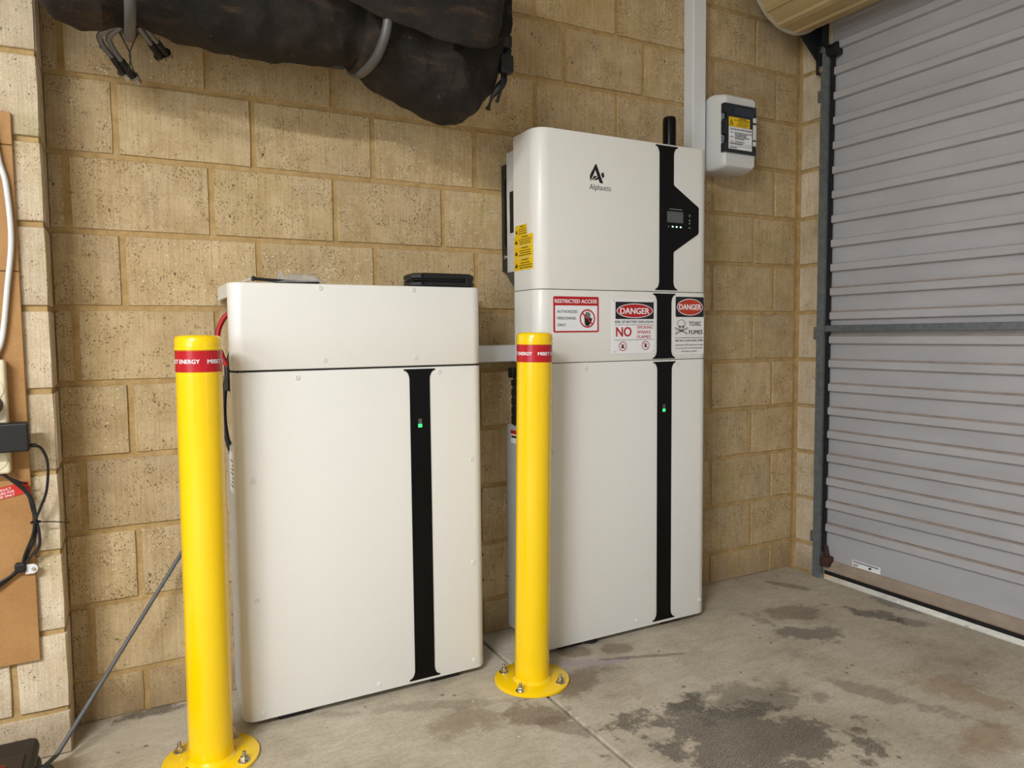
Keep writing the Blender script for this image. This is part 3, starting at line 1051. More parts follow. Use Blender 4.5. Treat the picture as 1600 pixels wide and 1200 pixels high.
S1 = sign_root('safety_sign', 'red bordered RESTRICTED ACCESS sign with a hand symbol', 1.0240, 1.1725, 0.8995, 0.9977, REDP)
px = (438, 97, 738, 335)
w, h = 0.1485, 0.0982
fl(px, w, h, 1).rect(448, 157, 728, 325, 4).build('white_panel', WHITEP, S1)
fl(px, w, h, 1).text('RESTRICTED ACCESS', 447, 128, 725, 24, 0.026).build('header_lettering', WHITEP, S1)
f = fl(px, w, h, 2)
f.text('AUTHORIZED', 461, 197, 594, 18, 0.008).text('PERSONNEL', 462, 241, 587, 18, 0.008).text('ONLY', 462, 285, 517, 18, 0.008)
f.build('black_lettering', BLACKPR, S1)
f = fl(px, w, h, 2)
# hand: palm, four fingers, thumb
f.poly([(640, 240), (682, 240), (684, 262), (678, 282), (668, 293), (652, 293), (642, 278)])
for cx, top, ww in ((643, 212, 7.5), (653.5, 200, 8), (664.5, 197, 8), (675.5, 205, 7.5)):
    f.rect(cx - ww / 2, top, cx + ww / 2, 246, 3.4)
f.poly([(680, 262), (680, 250), (688, 236), (693, 238), (690, 256), (683, 275)])
f.build('hand_symbol', BLACKPR, S1)
f = fl(px, w, h, 3)
f.ring(660, 243, 52, 62, 8)
f.line(624, 203, 696, 284, 9)
f.build('prohibition_ring', REDP, S1)

S2 = sign_root('safety_sign', 'white DANGER sign reading NO SMOKING SPARKS FLAMES', 1.2180, 1.3735, 0.8370, 0.9925, WHITEP)
px = (822, 105, 1118, 478)
w, h = 0.1555, 0.1555
fl(px, w, h, 1).rect(845, 122, 1107, 240, 5).build('black_panel', NAVYPR, S2)
fl(px, w, h, 2).ell(976, 183, 124, 50).build('white_oval', WHITEP, S2)
fl(px, w, h, 3).ell(976, 183, 119, 45).build('red_oval', REDP, S2)
fl(px, w, h, 4).text('DANGER', 876, 184, 1074, 40, 0.026).build('white_lettering', WHITEP, S2)
f = fl(px, w, h, 1)
f.text('RISK OF BATTERY EXPLOSION', 843, 259, 1104, 16, 0.020)
f.line(840, 279, 1108, 279, 2.4).line(840, 383, 1108, 383, 2.4)
f.build('black_lettering', BLACKPR, S2)
f = fl(px, w, h, 1)
f.poly([(884, 440), (890, 420), (896, 409), (899, 424), (905, 440)])
f.line(880, 432, 908, 418, 4)
f.build('no_smoking_symbol', BLACKPR, S2)
f = fl(px, w, h, 1)
f.poly([(1042, 436), (1044, 418), (1050, 404), (1057, 420), (1058, 436)])
f.line(1040, 432, 1062, 412, 3)
f.build('no_flame_symbol', BLACKPR, S2)
f = fl(px, w, h, 1)
f.text('NO', 850, 327, 952, 63, 0.026)
f.build('red_lettering', REDP, S2)
f = fl(px, w, h, 1)
f.text('SMOKING', 992, 297, 1100, 20, 0.016).text('SPARKS', 992, 330, 1085, 20, 0.016).text('FLAMES', 992, 363, 1085, 20, 0.016)
f.build('red_lettering', REDP, S2)
for cx, cy in ((894, 427), (1050, 424)):
    f = fl(px, w, h, 2)
    f.ring(cx, cy, 27, 32, 4)
    f.line(cx - 18, cy - 22, cx + 18, cy + 22, 4)
    f.build('prohibition_ring', REDP, S2)
for cx, cy in ((834, 116), (1108, 116), (838, 463), (1106, 463)):
    f = fl(px, w, h, 1)
    f.ell(cx, cy, 4, 4.5, 12)
    f.build('fixing_hole', M('hole_grey', (150, 150, 154), 0.5), S2)

S3 = sign_root('safety_sign', 'narrow DANGER TOXIC FUMES sign with a skull, right of the black strip', 1.4485, 1.5620, 0.8300, 1.0040, M('sticker_white', (232, 231, 229), 0.4, var=0.008), 0.003, 0.0006)
px = (1240, 99, 1430, 472)
w, h = 0.1135, 0.1740
fl(px, w, h, 1).rect(1243, 101, 1428, 230, 6).build('black_panel', NAVYPR, S3)
fl(px, w, h, 2).ell(1336, 167, 85, 54).build('white_oval', WHITEP, S3)
fl(px, w, h, 3).ell(1336, 167, 81.5, 49.5).build('orange_oval', ORANGEP, S3)
fl(px, w, h, 4).text('DANGER', 1265, 166, 1408, 34, 0.030).build('white_lettering', WHITEP, S3)
f = fl(px, w, h, 1)
f.text('TOXIC', 1331, 273, 1411, 27, 0.010).text('FUMES', 1331, 328, 1421, 27, 0.010)
f.line(1240, 364, 1423, 364, 2.6)
f.text('FIRE WILL CAUSE TOXIC FUMES', 1241, 382, 1424, 10, 0.02)
f.text('Appropriate PPE requirements apply', 1241, 409, 1424, 9)
f.text('for entering the room/working with', 1244, 430, 1418, 9)
f.text('the battery systems', 1280, 450, 1382, 9)
f.build('black_lettering', BLACKPR, S3)
f = fl(px, w, h, 1)
# skull and crossbones, drawn in outline
f.ring(1281, 272, 26, 25, 2.6)
f.ell(1272, 292, 5, 7, 14).ell(1291, 292, 5, 7, 14)
f.poly([(1281, 299), (1284, 307), (1278, 307)])
f.line(1264, 292, 1268, 312, 2.2).line(1298, 292, 1294, 312, 2.2).line(1268, 312, 1281, 320, 2.2).line(1294, 312, 1281, 320, 2.2)
for k in range(4):
    f.line(1273 + 5 * k, 311, 1273 + 5 * k, 318, 1.4)
for s in (-1, 1):
    for d in (-3.5, 3.5):
        f.line(1281 - 36 * s, 304 + d, 1281 + 33 * s, 334 + d, 2.0)
    f.ring(1281 - 37 * s, 303, 6, 6.5, 1.8, 14)
    f.ring(1281 + 34 * s, 337, 6, 6.5, 1.8, 14)
f.build('skull_symbol', BLACKPR, S3)


# ------------------------------------------------------------------ bollards
def bollard(label, loc, tilt, band_rot, plate_rot):
    R = 0.0445
    root = empty('bollard', label, 'bollard', loc, (0, 0, 0), group='yellow steel bollards')
    sx, sy = tilt
    rot = (-sy, sx, 0)
    pole = MB().lathe([(R, 0.008), (R, 0.872)], 0, 0, 56).build('pole', YELLOW, root)
    pole.rotation_euler = rot
    cap = MB().lathe([(R + 0.0004, 0.869), (R + 0.0022, 0.8705), (R + 0.0022, 0.874), (R + 0.0008, 0.8755), (R + 0.0008, 0.892), (R - 0.0015, 0.8965), (R - 0.006, 0.899), (0.02, 0.9005), (0.002, 0.901)], 0, 0, 56)
    cap = cap.build('cap', YELLOW, pole)
    for a in (-0.95, 0.95, 2.8):
        aa = -PI / 2 + a
        dm = MB().lathe([(0.0022, 0.0), (0.0018, 0.0008), (0.0008, 0.0014)], 0, 0, 10).build('rivet', YELLOW, pole)
        dm.location = ((R + 0.0006) * math.cos(aa), (R + 0.0006) * math.sin(aa), 0.8835)
        dm.rotation_euler = (0, PI / 2, aa)
    band = MB().lathe([(R + 0.0002, 0.8255), (R + 0.0005, 0.8255), (R + 0.0005, 0.8685), (R + 0.0002, 0.8685)], 0, 0, 56, False, False).build('reflective_band', RED, pole)
    f = Flat(0, 0, 1, 1, 0.0)
    per = 2 * PI * R / 3
    for k in range(-1, 2):
        o = 0.0105 + k * per
        f.text('MIBET', o, 0.8470, o + 0.0335, -0.0080, 0.030)
        f.text('ENERGY', o + 0.0375, 0.8470, o + 0.0785, -0.0080, 0.030)
    f.v = [((R + 0.0009 + z) * math.sin(x / R + band_rot), -(R + 0.0009 + z) * math.cos(x / R + band_rot), y) for x, y, z in f.v]
    f.build('band_lettering', WHITEP, pole)
    plate = MB().lathe([(0.0945, 0.0), (0.0965, 0.001), (0.0965, 0.0065), (0.0945, 0.008), (R - 0.01, 0.008)], 0, 0, 64, True, True).build('base_plate', YELLOW, root)
    MB().lathe([(R + 0.0065, 0.008), (R + 0.004, 0.0105), (R, 0.0155)], 0, 0, 56, False, False).build('weld_bead', YELLOW, plate)
    for k in range(4):
        a = plate_rot + PI / 4 + k * PI / 2
        b = empty('anchor_bolt', None, None, (0.0785 * math.cos(a), 0.0785 * math.sin(a), 0.008))
        b.parent = root
        MB().lathe([(0.0125, 0.0), (0.0125, 0.0016), (0.0115, 0.002)], 0, 0, 24).build('washer', STEEL, b)
        hx = MB()
        hx.lathe([(0.0088, 0.002), (0.0088, 0.0085), (0.0076, 0.0098)], 0, 0, 6)
        hx.s = [False] * len(hx.s)
        hx.build('nut', STEEL, b).rotation_euler = (0, 0, a * 3.1)
        MB().lathe([(0.0043, 0.0), (0.0043, 0.019), (0.0036, 0.0205)], 0, 0, 14).build('stud', STEEL, b)
    return root


bollard('yellow bollard with red band left of the low battery cabinet', (0.1215, -0.300, 0.0), (0.006, 0.0), 0.04, 0.06)
bollard('yellow bollard with red band between the two battery cabinets', (0.8915, -0.322, 0.0), (0.018, 0.0), -0.56, -0.10)

# ------------------------------------------------------------------ trunking, isolator
tk = empty('cable_trunking', 'upright white cable trunking from behind the inverter up the wall', 'trunking', (1.70, 0, 1.40))
MB().rbox(-0.028, 0.027, -0.045, -0.001, 0.0, 1.15, 0.002).build('channel', PVC, tk)
MB().rbox(-0.0265, 0.0255, -0.0475, -0.044, 0.0, 1.15, 0.0015).build('lid', PVC, tk)
tk2 = empty('cable_trunking', 'short level white trunking joining the two battery cabinets', 'trunking', (0.90, 0, 0.84))
MB().rbox(-0.10, 0.15, -0.045, -0.001, -0.024, 0.025, 0.002).build('channel', PVC, tk2)
MB().rbox(-0.10, 0.15, -0.0485, -0.044, -0.0225, 0.0235, 0.0015).build('lid', PVC, tk2)

iso = empty('isolator_box', 'white isolator box with a tinted cover beside the upright trunking', 'switch box', (1.8135, 0, 1.556))
LGREY = M('pale_grey_plastic', (214, 213, 210), 0.35, var=0.01)
bs = MB()
rings = []
for (y, ix, iz) in ((-0.001, 0.006, 0.004), (-0.045, 0.004, 0.002), (-0.055, 0.0, 0.0), (-0.078, 0.0, 0.0), (-0.112, 0.012, 0.006), (-0.120, 0.018, 0.012)):
    ring = []
    x0, x1, z0, z1, r = -0.085 + ix, 0.068 - ix * 0.4, -0.128 + iz, 0.118 - iz, 0.012
    for cx, cz, a0 in ((x1 - r, z1 - r, 0), (x0 + r, z1 - r, 90), (x0 + r, z0 + r, 180), (x1 - r, z0 + r, 270)):
        for k in range(5):
            a = math.radians(a0 + 22.5 * k)
            ring.append((cx + r * math.cos(a), y, cz + r * math.sin(a)))
    rings.append(ring)
bs.loft(rings, smooth=True).build('body', LGREY, iso)
cv = MB()
cv.prism([(-0.079, -0.075), (0.0605, -0.075), (0.0605, 0.080), (-0.079, 0.080), (-0.079, 0.050), (-0.071, 0.046), (-0.071, 0.030), (-0.079, 0.026), (-0.079, -0.018), (-0.071, -0.022), (-0.071, -0.042), (-0.079, -0.046)], -0.110, -0.1265, 'y')
MAT_TINT = M('tinted_smoke_cover', (26, 30, 38), 0.12, spec=0.6, var=0.1, scale=8)
cvo = cv.build('tinted_cover', MAT_TINT, iso)
MB().rbox(-0.040, 0.045, -0.1290, -0.1255, 0.045, 0.070, 0.003).build('cover_recess', M('tinted_recess', (44, 50, 62), 0.2), iso)
for z in (0.038, -0.032):
    MB().tube([(-0.076, -0.116, z - 0.009), (-0.076, -0.116, z + 0.009)], 0.006, 12, False).build('hinge', M('grey_hinge', (92, 96, 102), 0.4), iso)
for z0, z1 in ((0.030, 0.046), (-0.026, 0.024), (-0.046, -0.030)):
    MB().rbox(0.0465, 0.0615, -0.1285, -0.1240, z0, z1, 0.003).build('latch', LGREY, iso)
f = Flat(0, 0, 1, 1, 0.0)
f.rect(-0.062, 0.008, 0.032, 0.038)
ys = front(f.build('warning_label', YELLP, iso), -0.1269)
f = Flat(0, 0, 1, 1, 0.0)
f.text('WARNING', -0.018, 0.0345, 0.016, -0.0045, 0.02)
f.text('MULTIPLE SUPPLIES', -0.038, 0.0285, 0.029, -0.0042, 0.01)
for k, (a, b) in enumerate(((-0.020, 0.022), (-0.026, 0.028), (-0.030, 0.018))):
    f.text('ISOLATE ALL' if k == 0 else 'SUPPLIES BEFORE' if k == 1 else 'WORKING', a, 0.0225 - 0.0052 * k, b, -0.0034)
f.poly([(-0.058, 0.013), (-0.056, 0.013), (-0.0505, 0.0285), (-0.0515, 0.031)])
f.poly([(-0.043, 0.013), (-0.045, 0.013), (-0.0505, 0.0285), (-0.0495, 0.031)])
f.rect(-0.058, 0.0125, -0.043, 0.0140)
f.poly([(-0.050, 0.026), (-0.052, 0.020), (-0.050, 0.0205), (-0.051, 0.0155), (-0.0485, 0.0215), (-0.0505, 0.021)])
front(f.build('warning_print', BLACKPR, ys), 0).rotation_euler = (0, 0, 0)
ys.children[0].location = (0, 0, 0.0006)
f = Flat(0, 0, 1, 1, 0.0)
f.rect(-0.062, -0.064, 0.042, 0.007)
ws = front(f.build('procedure_label', WHITEP, iso), -0.1271)
f = Flat(0, 0, 1, 1, 0.0)
f.text('SHUTDOWN PROCEDURE', -0.057, -0.0005, 0.039, -0.0062, 0.012)
for k in range(3):
    z = -0.011 - 0.0145 * k
    f.text('STEP %d' % (k + 1), -0.056, z, -0.042, -0.0038, 0.01)
    for q in range((3, 2, 1)[k]):
        xx = -0.036
        while xx < 0.030 - 0.012 * ((k + q) % 3):
            dl = random.uniform(0.004, 0.011)
            f.rect(xx, z - 0.0048 * q - 0.0013, xx + dl, z - 0.0048 * q + 0.0013)
            xx += dl + 0.002
f.rect(-0.059, -0.0478, 0.0, -0.0452)
f.rect(0.004, -0.0478, 0.039, -0.0470)
f.rect(-0.059, -0.0545, 0.039, -0.0537)
f.rect(-0.059, -0.0608, -0.026, -0.0585)
o = f.build('procedure_print', BLACKPR, ws)
o.location = (0, 0, 0.0006)

# ------------------------------------------------------------------ things on the low cabinet
bc = empty('black_case', 'small flat black plastic case on top of the low cabinet', 'case', (0.717, -0.155, 1.0165))
def oct_plan(x0, x1, y0, y1, c):
    return [(x0 + c, y0), (x1 - c * 0.5, y0), (x1, y0 + c * 0.5), (x1, y1 - c * 0.5), (x1 - c * 0.5, y1), (x0 + c, y1), (x0, y1 - c), (x0, y0 + c)]
for z0, z1, nm in ((0.0, 0.0165, 'lower_shell'), (0.0185, 0.035, 'upper_shell')):
    mb = MB()
    rings = []
    for ins, z in ((0.004, z0), (0.0, z0 + 0.004), (0.0, z1 - 0.005), (0.007, z1)):
        rings.append([(x, y, z) for x, y in oct_plan(-0.084 + ins, 0.084 - ins, -0.05 + ins, 0.05 - ins, 0.022)])
    o = mb.loft(rings, smooth=False).build(nm, BLACKP, bc)
    MB().tube([(-0.062, -0.0505, (z0 + z1) / 2), (-0.062, -0.046, (z0 + z1) / 2)], 0.0035, 10, False).build('screw_hole', BLACKG, o)
MB().rbox(-0.078, 0.080, -0.045, 0.045, 0.0155, 0.0195, 0.001).build('seam', BLACKR, bc)
MB().rbox(0.055, 0.075, -0.0525, -0.049, 0.004, 0.030, 0.002).build('clasp', BLACKP, bc)

pb = empty('parts_bag', 'crumpled clear plastic bag with black fasteners on the low cabinet', 'bag', (0.345, -0.150, 1.0165))


def plastic_material():
    t = NT('clear_plastic_film')
    tc = t.n('ShaderNodeTexCoord')
    f = t.noise(tc.outputs['Object'], 28, 2)
    mix = t.n('ShaderNodeMixShader')
    tr = t.n('ShaderNodeBsdfTransparent')
    tr.inputs[0].default_value = (0.93, 0.94, 0.95, 1)
    t.b.inputs['Base Color'].default_value = (0.78, 0.80, 0.82, 1)
    t.b.inputs['Roughness'].default_value = 0.12
    out = t.t.nodes['Material Output']
    t.val(mix.inputs[0], t.math('ADD', t.math('MULTIPLY', f, 0.5), 0.08))
    t.l(tr.outputs[0], mix.inputs[1])
    t.l(t.b.outputs[0], mix.inputs[2])
    t.l(mix.outputs[0], out.inputs[0])
    t.bump(f, 0.35, 0.006)
    return t.m


fm = MB()
NX, NY = 22, 10
vs = []
for i in range(NX + 1):
    for j in range(NY + 1):
        u_, v_ = i / NX, j / NY
        e = min(1, 4 * u_, 4 * (1 - u_)) * min(1, 3 * v_, 3 * (1 - v_))
        z = 0.002 + e * (0.019 + 0.012 * noise.noise(Vector((u_ * 6, v_ * 5, 3.1)))) + e * 0.007 * abs(noise.noise(Vector((u_ * 14, v_ * 11, 8.0))))
        vs.append((-0.055 + 0.135 * u_ + 0.004 * noise.noise(Vector((u_ * 5, v_ * 4, 1))), -0.05 + 0.09 * v_, z + 0.004 * u_))
fs = [(i * (NY + 1) + j, (i + 1) * (NY + 1) + j, (i + 1) * (NY + 1) + j + 1, i * (NY + 1) + j + 1) for i in range(NX) for j in range(NY)]
fm.add(vs, fs, True).build('film', plastic_material(), pb)
MB().tube([(-0.088, -0.042, 0.0095), (-0.03, -0.040, 0.006), (0.05, -0.038, 0.004)], 0.0038, 8).build('black_strap', BLACKP, pb)
MB().rbox(-0.094, -0.086, -0.048, -0.036, 0.004, 0.015, 0.002).build('strap_head', BLACKP, pb)
MB().tube([(-0.04, -0.010, 0.005), (0.03, -0.005, 0.006), (0.062, -0.02, 0.006)], 0.004, 8).build('black_strap', BLACKP, pb)
MB().tube([(-0.115, -0.035, 0.001), (-0.105, -0.034, 0.006), (-0.092, -0.035, 0.011)], 0.0012, 6).build('white_tail', PVC, pb)


# ------------------------------------------------------------------ canvas bag on hooks, top left
def canvas_material():
    t = NT('worn_black_canvas')
    tc = t.n('ShaderNodeTexCoord')
    p = tc.outputs['Object']
    f = t.noise(p, 7, 6, 0.65)
    col = t.ramp(f, [(0.30, lin((20, 18, 17))), (0.55, lin((35, 30, 27))), (0.78, lin((56, 47, 40)))])
    st = t.noise(t.vscale(p, (2.0, 2.0, 9.0)), 4, 5, 0.7)
    col = t.mix(t.math('MULTIPLY', t.sstep(st, 0.52, 0.74), 0.6), col, lin((92, 70, 50)))
    sc = t.noise(p, 34, 4, 0.7)
    col = t.mix(t.math('MULTIPLY', t.sstep(sc, 0.64, 0.76), 0.5), col, lin((126, 108, 90)))
    t.l(col, t.b.inputs['Base Color'])
    t.b.inputs['Roughness'].default_value = 0.72
    t.b.inputs['Specular IOR Level'].default_value = 0.3
    wv = t.noise(p, 500, 2)
    t.bump(t.math('ADD', t.math('MULTIPLY', wv, 0.2), t.noise(p, 16, 5)), 0.8, 0.012)
    return t.m


CANVAS = canvas_material()
bag = empty('canvas_bag', 'long worn black canvas bag hanging along the top of the wall', 'bag', (0.3, -0.25, 1.5))
BOT = [(x, z + (0.008 if x < 0.03 else 0.020 if x < 0.48 else 0.0)) for x, z in [(-0.165, 1.600), (-0.135, 1.545), (-0.105, 1.512), (-0.06, 1.500), (-0.02, 1.502), (0.010, 1.516), (0.027, 1.519), (0.045, 1.513), (0.08, 1.503), (0.14, 1.490), (0.22, 1.484), (0.30, 1.484),
       (0.38, 1.488), (0.44, 1.494), (0.475, 1.506), (0.495, 1.514), (0.515, 1.508), (0.56, 1.478), (0.62, 1.448), (0.68, 1.424), (0.72, 1.412), (0.755, 1.420), (0.79, 1.448), (0.82, 1.49), (0.842, 1.55), (0.852, 1.60)]]


def interp(tab, x):
    if x <= tab[0][0]:
        return tab[0][1]
    for (a, b), (c, d) in zip(tab, tab[1:]):
        if x <= c:
            t = (x - a) / (c - a)
            t = t * t * (3 - 2 * t) * 0.5 + t * 0.5
            return b + (d - b) * t
    return tab[-1][1]


def section(x, zb, zt, yc, hy, n=72, pw=2.6, amp=0.006, seed=0.0, fold=0.0):
    out = []
    zc, hz = (zb + zt) / 2, (zt - zb) / 2
    for k in range(n):
        a = 2 * PI * k / n
        c, s = math.cos(a), math.sin(a)
        y = yc + hy * math.copysign(abs(c) ** (2 / pw), c)
        z = zc + hz * math.copysign(abs(s) ** (2 / pw), s)
        nv = noise.noise(Vector((x * 7 + seed, y * 9, z * 9))) * amp + noise.noise(Vector((x * 22 + seed, y * 16, z * 16))) * amp * 0.45 + (0.5 - abs(noise.noise(Vector((x * 16 + z * 20 + seed, y * 8, z * 6 - x * 5))))) ** 4 * amp * 9
        ridge = abs(noise.noise(Vector((x * 10 - z * 8 + seed, y * 3, 4.0)))) * amp * 1.2
        y += (nv + ridge) * c
        if fold:
            y += fold * max(0.0, math.sin((x * 0.80 + z * 0.60) * 62 + 3 * noise.noise(Vector((x * 6, z * 6, 1.7))))) ** 3 * c
        z += (nv * 0.7) * s
        out.append((x - 0.3, y + 0.25, z - 1.5))
    return out


N = 90
rings = []
for i in range(N + 1):
    x = -0.165 + (0.525 + 0.165) * i / N
    pin = math.exp(-((x - 0.027) / 0.030) ** 2) + math.exp(-((x - 0.500) / 0.030) ** 2)
    e = min(1.0, 0.30 + (x + 0.165) / 0.09) if x < -0.08 else 1.0
    rings.append(section(x, interp(BOT, x), 1.90, -0.235, (0.118 - 0.015 * pin) * min(1, e), amp=0.011, fold=0.012 * math.exp(-((x + 0.02) / 0.06) ** 2)))
bg = MB().loft(rings).build('main_body', CANVAS, bag)
rings = []
for i in range(91):
    x = 0.485 + (0.852 - 0.485) * i / 90
    t = i / 90
    hy = 0.118 - 0.035 * max(0, t - 0.6) / 0.4
    if t < 0.12:
        hy *= 0.82 + 1.5 * t
    rings.append(section(x, interp(BOT, x), 1.90, -0.24, hy, amp=0.014, pw=2.2 + 1.2 * (1 - t), seed=5.0, fold=0.017))
MB().loft(rings).build('end_pocket', CANVAS, bag)
# overlapping top flap
FB = [(0.38, 1.612), (0.44, 1.584), (0.50, 1.566), (0.56, 1.556), (0.64, 1.540), (0.70, 1.536), (0.74, 1.540), (0.775, 1.556), (0.80, 1.60)]
fm = MB()
NXF, NZF = 56, 16
vs = []
for off in (0.0, 0.004):
    for i in range(NXF + 1):
        x = 0.36 + (0.795 - 0.36) * i / NXF
        zb = interp(FB, x)
        for j in range(NZF + 1):
            t = j / NZF
            z = zb + (1.92 - zb) * t
            y = -0.412 - 0.018 * math.sin(PI * min(1, t * 1.2)) - 0.010 * noise.noise(Vector((x * 8, z * 9, 2))) - 0.008 * abs(noise.noise(Vector((x * 12 + z * 10, z * 3, 7)))) + (0.015 if j == 0 else 0)
            y += 0.10 * max(0, (x - 0.74) / 0.055) ** 2 * 0.35
            vs.append((x - 0.3, y + off + 0.25, z - 1.5))
per = (NXF + 1) * (NZF + 1)
fs = []
for s in range(2):
    for i in range(NXF):
        for j in range(NZF):
            q = [s * per + i * (NZF + 1) + j, s * per + (i + 1) * (NZF + 1) + j, s * per + (i + 1) * (NZF + 1) + j + 1, s * per + i * (NZF + 1) + j + 1]
            fs.append(tuple(q))
for i in range(NXF):
    fs.append((i * (NZF + 1), per + i * (NZF + 1), per + (i + 1) * (NZF + 1), (i + 1) * (NZF + 1)))
MB().add(vs, fs, True).build('top_flap', CANVAS, bag)
BUCK = M('black_webbing', (14, 14, 15), 0.55, var=0.2)
sb = MB()
sb.tube([(0.545, -0.03, 0.40), (0.542, -0.055, 0.16), (0.548, -0.06, 0.09), (0.535, -0.055, 0.055), (0.542, -0.05, 0.02), (0.515, -0.04, -0.02), (0.50, -0.04, -0.055)], lambda t: 0.007 + 0.004 * math.sin(t * 19), 8)
sb.build('strap', BUCK, bag)
MB().rbox(0.520, 0.556, -0.075, -0.050, 0.028, 0.072, 0.006).build('buckle', BUCK, bag)
MB().rbox(0.524, 0.552, -0.078, -0.052, 0.084, 0.118, 0.008).build('buckle', BUCK, bag)
MB().tube([(0.53, -0.06, 0.03), (0.522, -0.07, -0.01), (0.512, -0.065, -0.045)], 0.004, 6).build('strap_tail', BUCK, bag)

MAT_TUBE = M('weathered_grey_tube', (96, 96, 96), 0.45, metal=0.3, var=0.12, scale=20)
for lab, x, xs in (('grey tube hook around the left part of the canvas bag', 0.028, 0.0), ('grey tube hook under the top flap of the canvas bag', 0.505, 0.012)):
    hk = empty('tube_hook', lab, 'hook', (x, -0.24, 1.514), group='hooks holding the canvas bag')
    MB().tube([(xs, -0.152, 0.46), (xs, -0.152, 0.20), (xs, -0.148, 0.06), (xs * 0.4, -0.118, 0.004), (0, -0.06, -0.014), (0, 0.02, -0.008), (0, 0.095, 0.02), (0, 0.125, 0.07), (0, 0.225, 0.11)], 0.0105, 14).build('tube', MAT_TUBE, hk)
    MB().rbox(-0.02, 0.02, 0.222, 0.238, 0.07, 0.15, 0.003).build('wall_plate', MAT_TUBE, hk)

# bolt-ended steel arms under the left hook
MAT_ARM = M('dark_steel_arm', (128, 130, 136), 0.38, metal=0.7, var=0.15)


def arms(label, chains):
    root = empty('bolted_arm', label, 'bracket', (0.03, -0.10, 1.5), group='bolted steel arms behind the bag')
    rt = Vector((0.03, -0.10, 1.5))
    for ch_ in chains:
        pts = [Vector(p) - rt for p in ch_]
        MB().tube(pts, 0.0060, 10).build('rod', MAT_ARM, root)
        d = (pts[-1] - pts[-2]).normalized()
        e = pts[-1]
        MB().tube([e - d * 0.055, e - d * 0.012], 0.0076, 10, False).build('sleeve', BLACKR, root)
        MB().tube([e - d * 0.012, e - d * 0.0095], 0.0122, 16, False).tube([e - d * 0.008, e - d * 0.0055], 0.0118, 16, False).build('washer', STEEL, root)
        hb = MB().tube([e - d * 0.005, e + d * 0.008], 0.0102, 6, False)
        hb.s = [False] * len(hb.s)
        hb.build('bolt_head', STEEL, root)


arms('pair of dark steel arms with bolt heads hanging below the bag', [
    [(0.020, -0.190, 1.545), (-0.010, -0.165, 1.531), (-0.027, -0.140, 1.5227), (-0.018, -0.115, 1.510), (0.0007, -0.090, 1.4943), (0.0195, -0.055, 1.4768)],
    [(0.028, -0.190, 1.545), (0.004, -0.165, 1.531), (-0.010, -0.140, 1.5207), (0.002, -0.110, 1.505), (0.0180, -0.085, 1.4903), (0.0400, -0.055, 1.4702)]])
arms('short dark steel arm with two bolt heads right of the left hook', [
    [(0.045, -0.16, 1.55), (0.070, -0.11, 1.5358), (0.0931, -0.06, 1.5243)],
    [(0.055, -0.16, 1.555), (0.082, -0.11, 1.5418), (0.1064, -0.06, 1.5323)]])
tw = MB()
tw.tube([(0.008, -0.16, 1.535), (0.022, -0.13, 1.518), (0.030, -0.12, 1.500), (0.026, -0.11, 1.476), (0.022, -0.11, 1.462)], 0.0016, 6)
tw.tube([(0.045, -0.16, 1.535), (0.034, -0.13, 1.518), (0.028, -0.12, 1.500), (0.034, -0.11, 1.476), (0.036, -0.11, 1.470), (0.028, -0.11, 1.476)], 0.0014, 6)
tag(tw.build('tie_wire', M('rusty_wire', (70, 62, 54), 0.5, metal=0.5), None), 'twisted tie wire dangling below the left tube hook', 'wire')

# ------------------------------------------------------------------ board and power leads at the left
def mdf_material():
    t = NT('brown_fibreboard')
    tc = t.n('ShaderNodeTexCoord')
    p = tc.outputs['Object']
    f = t.noise(p, 5, 6, 0.6)
    col = t.ramp(f, [(0.3, lin((160, 114, 62))), (0.7, lin((184, 140, 86)))])
    g = t.noise(p, 180, 3)
    col = t.mix(0.25, col, t.ramp(g, [(0.35, (0.7, 0.65, 0.6)), (0.6, (1, 1, 1))]), 'MULTIPLY')
    s = t.noise(p, 18, 4)
    col = t.mix(t.math('MULTIPLY', t.sstep(s, 0.66, 0.78), 0.4), col, lin((110, 76, 46)))
    t.l(col, t.b.inputs['Base Color'])
    t.b.inputs['Roughness'].default_value = 0.65
    return t.m


MDF = mdf_material()
bd = empty('backing_board', 'brown fibreboard panel fixed to the pier', 'board', (-0.45, -0.1225, 0.22))
for z0, z1 in ((0.0, 0.812), (0.8135, 1.064), (1.0655, 1.130)):
    MB().rbox(-0.26, 0.2605, -0.009, 0.0, z0, z1, 0.001, 1).build('panel', MDF, bd)

pw = empty('power_board', 'cream power board strip on the brown fibreboard', 'power board', (-0.249, -0.132, 0.74))
CREAMP = M('cream_plastic', (226, 214, 184), 0.4, var=0.02)
MB().rbox(-0.030, 0.030, -0.030, 0.0, -0.115, 0.115, 0.006, 3).build('housing', CREAMP, pw)
for z in (0.055, -0.025, -0.085):
    mb = MB()
    rings = [[(0.004 + r * math.cos(2 * PI * k / 24), y, z + r * math.sin(2 * PI * k / 24)) for k in range(24)] for r, y in ((0.022, -0.030), (0.022, -0.0315), (0.020, -0.032))]
    mb.loft(rings).build('socket', CREAMP, pw)
MB().tube([(0.012, -0.010, 0.112), (0.012, -0.010, 0.128)], 0.007, 10, False).build('cable_gland', CREAMP, pw)
plg = empty('black_plug', 'black round plug in the power board above the adaptor', 'plug', (-0.246, -0.162, 0.765))
MB().tube([(0, 0, 0), (0, -0.022, 0)], lambda t: 0.021 - 0.003 * t, 24, False).build('plug_body', BLACKP, plg)
MB().tube([(-0.01, -0.012, 0.0), (-0.03, -0.012, -0.01)], 0.004, 8, False).build('lead', BLACKR, plg)
